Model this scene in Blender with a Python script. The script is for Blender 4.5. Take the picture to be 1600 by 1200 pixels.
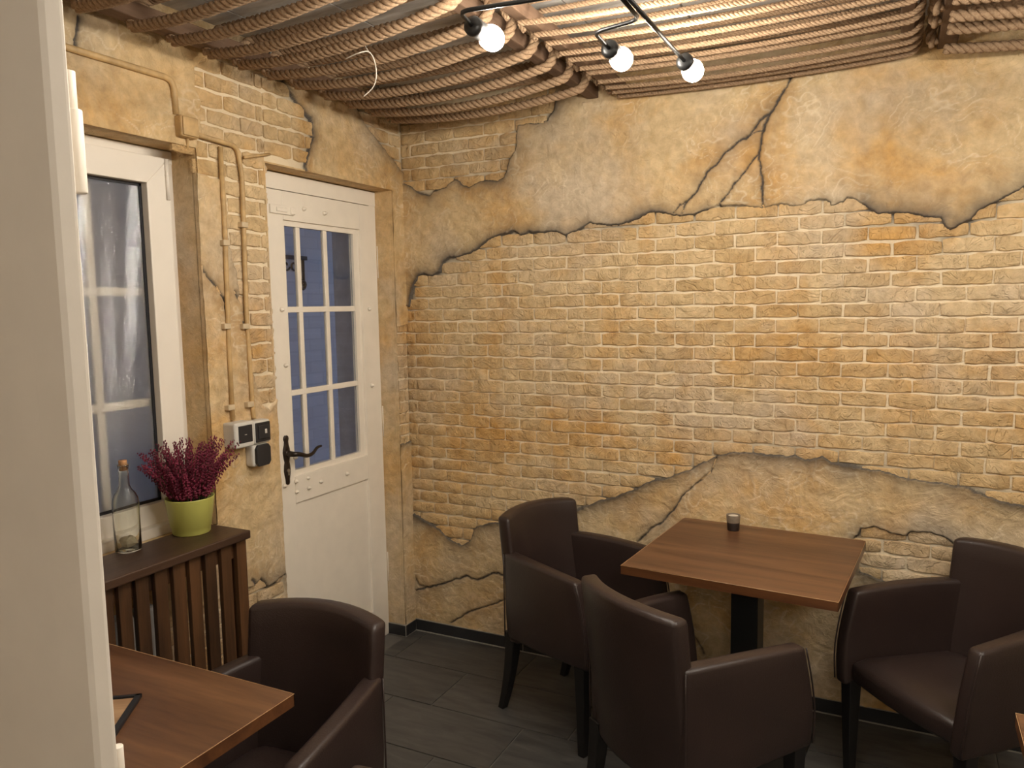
import bpy, math, random
import numpy as np
from mathutils import Vector, Matrix
random.seed(7); np.random.seed(7)
for o in list(bpy.data.objects): bpy.data.objects.remove(o, do_unlink=True)
S = bpy.context.scene; COL = S.collection
PI = math.pi

# ------------------------------------------------------------------ camera
CAMP = Vector((2.131, -3.137, 1.62))
RX = Vector((0.8958, 0.4438, -0.0225)); RY = Vector((0.0, 0.0, 0.0))
F = 1200.0                                    # focal length in pixels of a 1600x1200 frame
def _ray(px, py): return Vector((px-800., -(py-600.), -F))
_vx = -_ray(-1600, 520).normalized(); _vy = _ray(1393, 469).normalized()
_d = _vx.dot(_vy); _a = (_vx-_vy*(_d/2)).normalized(); _b = _vy-_vx*(_d/2); _b = (_b-_a*_a.dot(_b)).normalized()
_z = _a.cross(_b)
ROT = Matrix((_a, _b, _z))                     # camera -> world
cam = bpy.data.cameras.new('camera'); cam_o = bpy.data.objects.new('camera', cam); COL.objects.link(cam_o)
cam.sensor_width = 36.; cam.lens = F/1600*36.; cam.clip_start = .02
cam_o.matrix_world = Matrix.Translation(CAMP) @ ROT.to_4x4()
S.camera = cam_o
def ray(p): return (ROT @ _ray(*p)).normalized()
def onx(p, x=0.): v = ray(p); return CAMP+v*((x-CAMP.x)/v.x)
def ony(p, y=0.): v = ray(p); return CAMP+v*((y-CAMP.y)/v.y)
def onz(p, z=0.): v = ray(p); return CAMP+v*((z-CAMP.z)/v.z)

# ------------------------------------------------------------------ world, exposure
w = bpy.data.worlds.new('dusk'); S.world = w; w.use_nodes = True
w.node_tree.nodes['Background'].inputs[0].default_value = (.16, .205, .335, 1)
w.node_tree.nodes['Background'].inputs[1].default_value = .62
S.view_settings.view_transform = 'Standard'; S.view_settings.look = 'None'
S.view_settings.gamma = 1.; S.view_settings.use_curve_mapping = False
S.view_settings.exposure = 1.1
BULB = 112.                                    # emission of one lamp bulb
BULB_COL = (1., .925, .81)

# ------------------------------------------------------------------ materials
MATS = {}
def newmat(n):
    m = bpy.data.materials.new(n); m.use_nodes = True; MATS[n] = m
    return m, m.node_tree, m.node_tree.nodes['Principled BSDF']
def node(nt, t, **k):
    n = nt.nodes.new(t)
    for a, b in k.items():
        if a.startswith('i_'):
            key = a[2:]; key = int(key) if key.isdigit() else key
            n.inputs[key].default_value = b
        else: setattr(n, a, b)
    return n
def link(nt, a, b): nt.links.new(a, b)
def c4(c): return (c[0], c[1], c[2], 1.)
def simple(n, col, rough=.5, metal=0., var=.12, scale=12., bump=0., bscale=60., **kw):
    m, nt, p = newmat(n)
    tc = node(nt, 'ShaderNodeTexCoord')
    nz = node(nt, 'ShaderNodeTexNoise', i_Scale=scale, i_Detail=5.)
    link(nt, tc.outputs['Object'], nz.inputs['Vector'])
    r = node(nt, 'ShaderNodeValToRGB')
    r.color_ramp.elements[0].position = .3; r.color_ramp.elements[1].position = .7
    r.color_ramp.elements[0].color = c4([c*(1-var) for c in col]); r.color_ramp.elements[1].color = c4([min(1, c*(1+var)) for c in col])
    link(nt, nz.outputs['Fac'], r.inputs[0]); link(nt, r.outputs[0], p.inputs['Base Color'])
    p.inputs['Roughness'].default_value = rough; p.inputs['Metallic'].default_value = metal
    if bump:
        n2 = node(nt, 'ShaderNodeTexNoise', i_Scale=bscale, i_Detail=4.)
        link(nt, tc.outputs['Object'], n2.inputs['Vector'])
        b = node(nt, 'ShaderNodeBump', i_Strength=bump, i_Distance=.01)
        link(nt, n2.outputs['Fac'], b.inputs['Height']); link(nt, b.outputs[0], p.inputs['Normal'])
    for a, b in kw.items(): p.inputs[a.replace('_', ' ')].default_value = b
    return m

def wallpaint(n, soot=True, rnd=False, lap=.30, grain=.55):
    """sponged ochre and beige lime paint over troweled plaster; 'soot' is the airbrushed charcoal along cracks"""
    m, nt, p = newmat(n)
    g = node(nt, 'ShaderNodeNewGeometry')
    pos = g.outputs['Position']
    n1 = node(nt, 'ShaderNodeTexNoise', i_Scale=2.6, i_Detail=5., i_Roughness=.62, i_Distortion=.5); link(nt, pos, n1.inputs['Vector'])
    n2 = node(nt, 'ShaderNodeTexNoise', i_Scale=1.9, i_Detail=4., i_Roughness=.6)
    mp = node(nt, 'ShaderNodeMapping'); mp.inputs['Location'].default_value = (7.3, 2.1, 4.4); link(nt, pos, mp.inputs['Vector']); link(nt, mp.outputs[0], n2.inputs['Vector'])
    n3 = node(nt, 'ShaderNodeTexNoise', i_Scale=24., i_Detail=6., i_Roughness=.65, i_Distortion=.3); link(nt, pos, n3.inputs['Vector'])
    r1 = node(nt, 'ShaderNodeValToRGB'); e = r1.color_ramp.elements
    e[0].position = .44; e[0].color = (.64, .48, .265, 1); e[1].position = .68; e[1].color = (.58, .335, .105, 1)
    link(nt, n1.outputs['Fac'], r1.inputs[0])
    r2 = node(nt, 'ShaderNodeValToRGB'); e = r2.color_ramp.elements
    e[0].position = .48; e[0].color = (0, 0, 0, 1); e[1].position = .66; e[1].color = (1, 1, 1, 1)
    link(nt, n2.outputs['Fac'], r2.inputs[0])
    mx = node(nt, 'ShaderNodeMixRGB'); mx.inputs[2].default_value = (.60, .485, .335, 1)
    link(nt, r2.outputs[0], mx.inputs[0]); link(nt, r1.outputs[0], mx.inputs[1])
    r3 = node(nt, 'ShaderNodeValToRGB'); e = r3.color_ramp.elements
    e[0].position = .3; e[0].color = (.76, .73, .70, 1); e[1].position = .70; e[1].color = (1.15, 1.15, 1.17, 1)
    link(nt, n3.outputs['Fac'], r3.inputs[0])
    ml = node(nt, 'ShaderNodeMixRGB', blend_type='MULTIPLY', i_0=1.); link(nt, mx.outputs[0], ml.inputs[1]); link(nt, r3.outputs[0], ml.inputs[2])
    out = ml.outputs[0]
    if rnd:
        oi = node(nt, 'ShaderNodeObjectInfo')
        rr = node(nt, 'ShaderNodeValToRGB'); rr.color_ramp.interpolation = 'LINEAR'; e = rr.color_ramp.elements
        e[0].position = 0.; e[0].color = (.90, .84, .74, 1); e[1].position = 1.; e[1].color = (1.05, 1.05, 1.08, 1)
        e2 = rr.color_ramp.elements.new(.25); e2.color = (1., .97, .93, 1)
        link(nt, oi.outputs['Random'], rr.inputs[0])
        m2 = node(nt, 'ShaderNodeMixRGB', blend_type='MULTIPLY', i_0=1.); link(nt, out, m2.inputs[1]); link(nt, rr.outputs[0], m2.inputs[2]); out = m2.outputs[0]
    if soot:
        ab = node(nt, 'ShaderNodeAttribute', attribute_name='bare')  # bare mortar bed, plus pale highlights painted along trowel lips and wrinkles
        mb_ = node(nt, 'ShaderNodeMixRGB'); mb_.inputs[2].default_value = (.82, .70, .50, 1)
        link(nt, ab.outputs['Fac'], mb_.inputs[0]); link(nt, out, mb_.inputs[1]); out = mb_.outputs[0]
        at = node(nt, 'ShaderNodeAttribute', attribute_name='soot')
        m3 = node(nt, 'ShaderNodeMixRGB'); m3.inputs[2].default_value = (.045, .04, .038, 1)
        link(nt, at.outputs['Fac'], m3.inputs[0]); link(nt, out, m3.inputs[1]); out = m3.outputs[0]
    link(nt, out, p.inputs['Base Color'])
    p.inputs['Roughness'].default_value = .72
    # trowel marks: thin ridges of a distorted noise plus grain
    n4 = node(nt, 'ShaderNodeTexNoise', i_Scale=7.5, i_Detail=4., i_Roughness=.6, i_Distortion=1.1); link(nt, pos, n4.inputs['Vector'])
    r4 = node(nt, 'ShaderNodeValToRGB'); e = r4.color_ramp.elements
    e[0].position = .455; e[0].color = (0, 0, 0, 1); e[1].position = .468; e[1].color = (.5, .5, .5, 1)
    for q_, v_ in ((.535, .62), (.545, .18), (.60, .22), (.608, .9)): e3 = r4.color_ramp.elements.new(q_); e3.color = (v_, v_, v_, 1)
    link(nt, n4.outputs['Fac'], r4.inputs[0])
    n5 = node(nt, 'ShaderNodeTexNoise', i_Scale=30., i_Detail=7., i_Roughness=.62, i_Distortion=.6); link(nt, pos, n5.inputs['Vector'])
    ad = node(nt, 'ShaderNodeMath', operation='MULTIPLY_ADD'); ad.inputs[1].default_value = lap
    link(nt, r4.outputs[0], ad.inputs[0]); link(nt, n5.outputs['Fac'], ad.inputs[2])
    b = node(nt, 'ShaderNodeBump', i_Strength=grain, i_Distance=.011); link(nt, ad.outputs[0], b.inputs['Height']); link(nt, b.outputs[0], p.inputs['Normal'])
    return m
wallpaint('plaster'); wallpaint('plaster_plain', soot=False); wallpaint('brick', soot=False, rnd=True, lap=.48, grain=1.)

def woodmat(n, c1, c2, axis='X', scale=1., rough=.38, bump=.06, coat=0.):
    m, nt, p = newmat(n)
    tc = node(nt, 'ShaderNodeTexCoord'); mp = node(nt, 'ShaderNodeMapping')
    mp.inputs['Scale'].default_value = {'X': (.9*scale, 11*scale, 11*scale), 'Y': (11*scale, .9*scale, 11*scale), 'Z': (11*scale, 11*scale, .9*scale)}[axis]
    link(nt, tc.outputs['Object'], mp.inputs['Vector'])
    n1 = node(nt, 'ShaderNodeTexNoise', i_Scale=1.3, i_Detail=3., i_Distortion=.5); link(nt, mp.outputs[0], n1.inputs['Vector'])
    n2 = node(nt, 'ShaderNodeTexNoise', i_Scale=9., i_Detail=6., i_Roughness=.7); link(nt, mp.outputs[0], n2.inputs['Vector'])
    mi = node(nt, 'ShaderNodeMath', operation='MULTIPLY_ADD'); mi.inputs[1].default_value = .45
    link(nt, n2.outputs['Fac'], mi.inputs[0]); link(nt, n1.outputs['Fac'], mi.inputs[2])
    r = node(nt, 'ShaderNodeValToRGB'); e = r.color_ramp.elements
    e[0].position = .52; e[0].color = c4(c1); e[1].position = .92; e[1].color = c4(c2)
    link(nt, mi.outputs[0], r.inputs[0]); link(nt, r.outputs[0], p.inputs['Base Color'])
    p.inputs['Roughness'].default_value = rough; p.inputs['Coat Weight'].default_value = coat; p.inputs['Coat Roughness'].default_value = .25
    b = node(nt, 'ShaderNodeBump', i_Strength=bump, i_Distance=.01); link(nt, n2.outputs['Fac'], b.inputs['Height']); link(nt, b.outputs[0], p.inputs['Normal'])
    return m
woodmat('walnut', (.080, .034, .016), (.185, .088, .040), 'X', 1., .36, .03)
woodmat('walnut_edge', (.07, .026, .010), (.15, .06, .022), 'X', 1., .32, .03)
simple('arris', (.42, .25, .12), .35)
woodmat('stained', (.036, .017, .008), (.115, .052, .021), 'Z', 1.2, .45, .15)
woodmat('stained_top', (.030, .015, .010), (.065, .034, .020), 'Y', 1., .42, .12)
woodmat('batten', (.10, .055, .03), (.21, .125, .075), 'Y', 1., .75, .3)
woodmat('pale_wood', (.28, .16, .08), (.46, .29, .16), 'Y', 1.6, .5, .05)
simple('leather', (.030, .0185, .0160), .36, var=.14, scale=5., bump=.10, bscale=260.)
simple('leg_black', (.008, .007, .007), .45)
simple('black_metal', (.010, .010, .010), .38, metal=.0)
simple('iron', (.012, .010, .010), .5)
simple('white_paint', (.84, .775, .67), .42, var=.03, bump=.05, bscale=25.)
simple('white_pvc', (.84, .78, .69), .35, var=.015)
simple('cream_frame', (.72, .665, .59), .5, var=.03, bump=.03, bscale=30.)
simple('rubber', (.012, .012, .016), .45)
simple('conduit', (.52, .345, .155), .55, var=.2, scale=30., bump=.1, bscale=70.)
simple('clip', (.58, .46, .30), .5)
simple('switch_white', (.62, .60, .55), .4, var=.03)
simple('switch_black', (.022, .022, .025), .4)
simple('lever_bronze', (.030, .020, .014), .4, metal=.4)
simple('steel', (.45, .44, .42), .3, metal=.9)
simple('lime_pot', (.52, .52, .13), .35, var=.05)
simple('soil', (.02, .013, .009), .9)
simple('heather_stem', (.05, .045, .02), .7)
simple('heather_flower', (.165, .010, .036), .65, var=.5, scale=45.)
simple('cork', (.42, .22, .10), .8, var=.3, scale=120.)
simple('stone', (.55, .47, .33), .8, bump=.4, bscale=50.)
simple('clay', (.20, .155, .11), .6, var=.2, scale=60.); simple('clay_dark', (.022, .014, .012), .45)
simple('wax', (.85, .78, .66), .5, var=.02)
simple('string_white', (.75, .68, .58), .6)
simple('grout', (.30, .285, .25), .85); simple('grout_floor', (.13, .12, .108), .85)
simple('base_tile', (.020, .020, .022), .5, var=.2)
simple('radiator', (.55, .53, .50), .4)
simple('room_paint', (.42, .35, .26), .8, var=.06)
simple('yard_ground', (.18, .18, .19), .9)
simple('slate_frame', (.012, .013, .017), .45)
# rope
m, nt, p = newmat('rope')
tc = node(nt, 'ShaderNodeTexCoord'); nz = node(nt, 'ShaderNodeTexNoise', i_Scale=160., i_Detail=5., i_Roughness=.7); link(nt, tc.outputs['Object'], nz.inputs['Vector'])
r = node(nt, 'ShaderNodeValToRGB'); r.color_ramp.elements[0].position = .3; r.color_ramp.elements[0].color = (.22, .13, .07, 1)
r.color_ramp.elements[1].position = .75; r.color_ramp.elements[1].color = (.48, .33, .20, 1)
link(nt, nz.outputs['Fac'], r.inputs[0]); link(nt, r.outputs[0], p.inputs['Base Color']); p.inputs['Roughness'].default_value = .9
b = node(nt, 'ShaderNodeBump', i_Strength=.5, i_Distance=.003); link(nt, nz.outputs['Fac'], b.inputs['Height']); link(nt, b.outputs[0], p.inputs['Normal'])
# whitewashed ceiling slab
m, nt, p = newmat('ceiling_slab')
g = node(nt, 'ShaderNodeNewGeometry'); mp = node(nt, 'ShaderNodeMapping'); mp.inputs['Scale'].default_value = (2., 9., 1.); link(nt, g.outputs['Position'], mp.inputs['Vector'])
nz = node(nt, 'ShaderNodeTexNoise', i_Scale=2.2, i_Detail=7., i_Roughness=.65); link(nt, mp.outputs[0], nz.inputs['Vector'])
r = node(nt, 'ShaderNodeValToRGB'); r.color_ramp.elements[0].position = .32; r.color_ramp.elements[0].color = (.30, .275, .245, 1)
r.color_ramp.elements[1].position = .68; r.color_ramp.elements[1].color = (.60, .575, .54, 1)
link(nt, nz.outputs['Fac'], r.inputs[0]); link(nt, r.outputs[0], p.inputs['Base Color']); p.inputs['Roughness'].default_value = .85
b = node(nt, 'ShaderNodeBump', i_Strength=.3, i_Distance=.01); link(nt, nz.outputs['Fac'], b.inputs['Height']); link(nt, b.outputs[0], p.inputs['Normal'])
# floor tile
m, nt, p = newmat('floor_tile')
g = node(nt, 'ShaderNodeNewGeometry'); mp = node(nt, 'ShaderNodeMapping'); mp.inputs['Scale'].default_value = (2., 9., 1.); link(nt, g.outputs['Position'], mp.inputs['Vector'])
oi = node(nt, 'ShaderNodeObjectInfo'); link(nt, oi.outputs['Random'], mp.inputs['Location'])
nz = node(nt, 'ShaderNodeTexNoise', i_Scale=2.5, i_Detail=8., i_Roughness=.62, i_Distortion=.6); link(nt, mp.outputs[0], nz.inputs['Vector'])
r = node(nt, 'ShaderNodeValToRGB'); r.color_ramp.elements[0].position = .30; r.color_ramp.elements[0].color = (.044, .043, .043, 1)
r.color_ramp.elements[1].position = .75; r.color_ramp.elements[1].color = (.105, .101, .094, 1)
link(nt, nz.outputs['Fac'], r.inputs[0]); link(nt, r.outputs[0], p.inputs['Base Color']); p.inputs['Roughness'].default_value = .48
b = node(nt, 'ShaderNodeBump', i_Strength=.08, i_Distance=.01); link(nt, nz.outputs['Fac'], b.inputs['Height']); link(nt, b.outputs[0], p.inputs['Normal'])
# glass
def glass(n, rough, col=(1, 1, 1), ior=1.45, bump=0., bs=(60, 60, 60)):
    m, nt, p = newmat(n)
    p.inputs['Base Color'].default_value = c4(col); p.inputs['Transmission Weight'].default_value = 1.
    p.inputs['Roughness'].default_value = rough; p.inputs['IOR'].default_value = ior
    if bump:
        tc = node(nt, 'ShaderNodeTexCoord'); mp = node(nt, 'ShaderNodeMapping'); mp.inputs['Scale'].default_value = bs
        link(nt, tc.outputs['Object'], mp.inputs['Vector'])
        nz = node(nt, 'ShaderNodeTexNoise', i_Scale=1., i_Detail=2.); link(nt, mp.outputs[0], nz.inputs['Vector'])
        b = node(nt, 'ShaderNodeBump', i_Strength=bump, i_Distance=.002); link(nt, nz.outputs['Fac'], b.inputs['Height']); link(nt, b.outputs[0], p.inputs['Normal'])
    return m
glass('glass_clear', 0.0); glass('glass_bottle', 0.0, (.96, .97, .93))
gt = glass('glass_textured', .30)
_nt = gt.node_tree; _p = _nt.nodes['Principled BSDF']; _p.inputs['Coat Weight'].default_value = .55; _p.inputs['Coat Roughness'].default_value = .035; _p.inputs['Coat IOR'].default_value = 1.6
# pressed pattern: slanted facets with speckled slope, so lamps show as upright glittering streaks
_tc = node(_nt, 'ShaderNodeTexCoord'); _nz = node(_nt, 'ShaderNodeTexNoise', i_Scale=210., i_Detail=1.); link(_nt, _tc.outputs['Object'], _nz.inputs['Vector'])
_sp = node(_nt, 'ShaderNodeSeparateXYZ'); link(_nt, _nz.outputs['Color'], _sp.inputs[0])
_my = node(_nt, 'ShaderNodeMath', operation='MULTIPLY_ADD'); _my.inputs[1].default_value = .035; _my.inputs[2].default_value = -.255; link(_nt, _sp.outputs[1], _my.inputs[0])
_mz = node(_nt, 'ShaderNodeMath', operation='MULTIPLY_ADD'); _mz.inputs[1].default_value = 1.1; _mz.inputs[2].default_value = -.42; link(_nt, _sp.outputs[2], _mz.inputs[0])
_cb = node(_nt, 'ShaderNodeCombineXYZ'); link(_nt, _my.outputs[0], _cb.inputs[1]); link(_nt, _mz.outputs[0], _cb.inputs[2])
_ge = node(_nt, 'ShaderNodeNewGeometry'); _va = node(_nt, 'ShaderNodeVectorMath', operation='ADD'); link(_nt, _ge.outputs['Normal'], _va.inputs[0]); link(_nt, _cb.outputs[0], _va.inputs[1])
_vn = node(_nt, 'ShaderNodeVectorMath', operation='NORMALIZE'); link(_nt, _va.outputs[0], _vn.inputs[0]); link(_nt, _vn.outputs[0], _p.inputs['Coat Normal'])
# bulb
m, nt, p = newmat('bulb_glow')
p.inputs['Base Color'].default_value = (.9, .9, .88, 1); p.inputs['Emission Color'].default_value = c4(BULB_COL); p.inputs['Emission Strength'].default_value = BULB
# yard wall: painted brick
m, nt, p = newmat('yard_brick')
g = node(nt, 'ShaderNodeNewGeometry'); sx = node(nt, 'ShaderNodeSeparateXYZ'); cx = node(nt, 'ShaderNodeCombineXYZ')
link(nt, g.outputs['Position'], sx.inputs[0]); link(nt, sx.outputs['Y'], cx.inputs['X']); link(nt, sx.outputs['Z'], cx.inputs['Y'])
bt = node(nt, 'ShaderNodeTexBrick', i_Scale=1.)
bt.inputs['Color1'].default_value = (.56, .57, .58, 1); bt.inputs['Color2'].default_value = (.50, .51, .52, 1); bt.inputs['Mortar'].default_value = (.49, .50, .51, 1)
bt.inputs['Brick Width'].default_value = .24; bt.inputs['Row Height'].default_value = .075; bt.inputs['Mortar Size'].default_value = .006
link(nt, cx.outputs[0], bt.inputs['Vector']); link(nt, bt.outputs['Color'], p.inputs['Base Color'])
b = node(nt, 'ShaderNodeBump', i_Strength=.35, i_Distance=.004, invert=True); link(nt, bt.outputs['Fac'], b.inputs['Height']); link(nt, b.outputs[0], p.inputs['Normal'])
p.inputs['Roughness'].default_value = .85

# ------------------------------------------------------------------ mesh helpers
class MB:
    def __init__(s): s.v = []; s.f = []
    def add(s, vs, fs):
        o = len(s.v); s.v += [tuple(v) for v in vs]; s.f += [tuple(i+o for i in f) for f in fs]; return s
    def box(s, lo, hi, rz=0., piv=None):
        x0, y0, z0 = lo; x1, y1, z1 = hi
        vs = [(x, y, z) for z in (z0, z1) for y in (y0, y1) for x in (x0, x1)]
        if rz:
            px, py = piv if piv else ((x0+x1)/2, (y0+y1)/2); c, n = math.cos(rz), math.sin(rz)
            vs = [(px+(x-px)*c-(y-py)*n, py+(x-px)*n+(y-py)*c, z) for x, y, z in vs]
        return s.add(vs, [(0, 2, 3, 1), (4, 5, 7, 6), (0, 1, 5, 4), (2, 6, 7, 3), (0, 4, 6, 2), (1, 3, 7, 5)])
    def tube(s, pts, r, n=8, caps=True, closed=False, squash=None):
        pts = [Vector(p) for p in pts]; N = len(pts); rs = r if isinstance(r, (list, tuple)) else [r]*N
        up = None; rings = []
        for i in range(N):
            if closed: t = pts[(i+1) % N]-pts[i-1]
            else: t = pts[min(i+1, N-1)]-pts[max(i-1, 0)]
            t.normalize()
            if up is None: up = t.orthogonal().normalized()
            up = (up-t*up.dot(t))
            if up.length < 1e-6: up = t.orthogonal()
            up.normalize(); sd = t.cross(up)
            rings.append([pts[i]+(up*math.cos(2*PI*k/n)+sd*math.sin(2*PI*k/n))*rs[i] for k in range(n)])
        vs = [v for rg in rings for v in rg]; fs = []
        for i in range(N if closed else N-1):
            a = i*n; b_ = ((i+1) % N)*n
            for k in range(n): fs.append((a+k, a+(k+1) % n, b_+(k+1) % n, b_+k))
        if caps and not closed: fs.append(tuple(range(n-1, -1, -1))); fs.append(tuple(range((N-1)*n, N*n)))
        return s.add(vs, fs)
    def lathe(s, prof, n=24, M=None):
        """prof: (r, h) list about local z; M places it"""
        M = M or Matrix.Identity(4); vs = []; idx = []
        for r_, h in prof:
            if r_ < 1e-6: idx.append([len(vs)]); vs.append(M @ Vector((0, 0, h)))
            else:
                idx.append(list(range(len(vs), len(vs)+n)))
                vs += [M @ Vector((r_*math.cos(2*PI*k/n), r_*math.sin(2*PI*k/n), h)) for k in range(n)]
        fs = []
        for a, b_ in zip(idx[:-1], idx[1:]):
            for k in range(n):
                k2 = (k+1) % n
                if len(a) == 1 and len(b_) == 1: continue
                if len(a) == 1: fs.append((a[0], b_[k2], b_[k]))
                elif len(b_) == 1: fs.append((a[k], a[k2], b_[0]))
                else: fs.append((a[k], a[k2], b_[k2], b_[k]))
        return s.add(vs, fs)
    def grid(s, rows, closed=False):
        """rows: list of equally long point lists -> quads"""
        n = len(rows[0]); fs = []
        for i in range(len(rows)-1):
            for k in range(n if closed else n-1):
                k2 = (k+1) % n; fs.append((i*n+k, i*n+k2, (i+1)*n+k2, (i+1)*n+k))
        return s.add([p for r_ in rows for p in r_], fs)
    def mesh(s, name, mat, smooth=True):
        me = bpy.data.meshes.new(name); me.from_pydata(s.v, [], s.f); me.update()
        me.materials.append(MATS[mat])
        if smooth: me.polygons.foreach_set('use_smooth', [True]*len(me.polygons))
        return me
    def build(s, name, mat, parent=None, smooth=True, bevel=0., seg=2, loc=None, fix=True):
        me = s.mesh(name, mat, smooth)
        if fix:
            import bmesh
            bm = bmesh.new(); bm.from_mesh(me); bmesh.ops.recalc_face_normals(bm, faces=bm.faces); bm.to_mesh(me); bm.free()
        return put(name, me, parent, loc, bevel, seg)
def put(name, me, parent=None, loc=None, bevel=0., seg=2):
    o = bpy.data.objects.new(name, me); COL.objects.link(o)
    if parent is not None: o.parent = parent
    if loc is not None: o.location = loc
    if bevel:
        b_ = o.modifiers.new('bevel', 'BEVEL'); b_.width = bevel; b_.segments = seg; b_.limit_method = 'ANGLE'; b_.angle_limit = math.radians(38)
        b_.harden_normals = False
    return o
def tag(o, label, cat, group=None):
    o['label'] = label; o['category'] = cat
    if group: o['group'] = group
    return o
def thing(name, label, cat, loc=(0, 0, 0), rz=0., group=None):
    o = bpy.data.objects.new(name, None); COL.objects.link(o); o.location = loc; o.rotation_euler = (0, 0, rz); o.empty_display_size = .1
    return tag(o, label, cat, group)
def struct(o): o['kind'] = 'structure'; return o
def copy_tree(o, parent=None):
    c = o.copy(); COL.objects.link(c); c.parent = parent
    for ch in o.children: copy_tree(ch, c)
    return c
def box(lo, hi): return MB().box(lo, hi)
def circ(c, r, n, ax='x'): return [(c[0], c[1]+r*math.cos(2*PI*k/n), c[2]+r*math.sin(2*PI*k/n)) for k in range(n)]
def spline(pts, n):
    """Catmull-Rom through pts"""
    P = [Vector(p) for p in pts]; P = [P[0]*2-P[1]]+P+[P[-1]*2-P[-2]]; out = []
    for i in range(1, len(P)-2):
        for k in range(n):
            t = k/n; a, b_, c, d = P[i-1:i+3]
            out.append(.5*((2*b_)+(c-a)*t+(2*a-5*b_+4*c-d)*t*t+(3*b_-a-3*c+d)*t**3))
    out.append(P[-2]); return out

# numpy noise
def vnoise(u, v, scale, seed):
    rs = np.random.RandomState(seed); T = rs.rand(64, 64)
    x = u*scale+100.; y = v*scale+100.; xi = np.floor(x).astype(int); yi = np.floor(y).astype(int); fx = x-xi; fy = y-yi
    fx = fx*fx*(3-2*fx); fy = fy*fy*(3-2*fy); g = lambda a, b_: T[a % 64, b_ % 64]
    return (g(xi, yi)*(1-fx)+g(xi+1, yi)*fx)*(1-fy)+(g(xi, yi+1)*(1-fx)+g(xi+1, yi+1)*fx)*fy
def fbm(u, v, scale, seed, octs=4):
    s_ = 0.; a = .5
    for i in range(octs): s_ = s_+a*vnoise(u, v, scale*2**i, seed+i); a *= .5
    return s_
def seg_dist(u, v, pts, closed=False):
    d = np.full(u.shape, 9.); P = list(pts)+([pts[0]] if closed else [])
    for (x0, y0), (x1, y1) in zip(P[:-1], P[1:]):
        dx, dy = x1-x0, y1-y0; L = dx*dx+dy*dy+1e-12
        t = np.clip(((u-x0)*dx+(v-y0)*dy)/L, 0, 1); d = np.minimum(d, np.hypot(u-x0-t*dx, v-y0-t*dy))
    return d
def inside(u, v, poly):
    r_ = np.zeros(u.shape, bool); n = len(poly)
    for i in range(n):
        x0, y0 = poly[i]; x1, y1 = poly[i-1]
        c = ((y0 > v) != (y1 > v)) & (u < (x1-x0)*(v-y0)/(y1-y0+1e-12)+x0); r_ ^= c
    return r_
def ss(a, b_, x): t = np.clip((x-a)/(b_-a), 0, 1); return t*t*(3-2*t)
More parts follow.
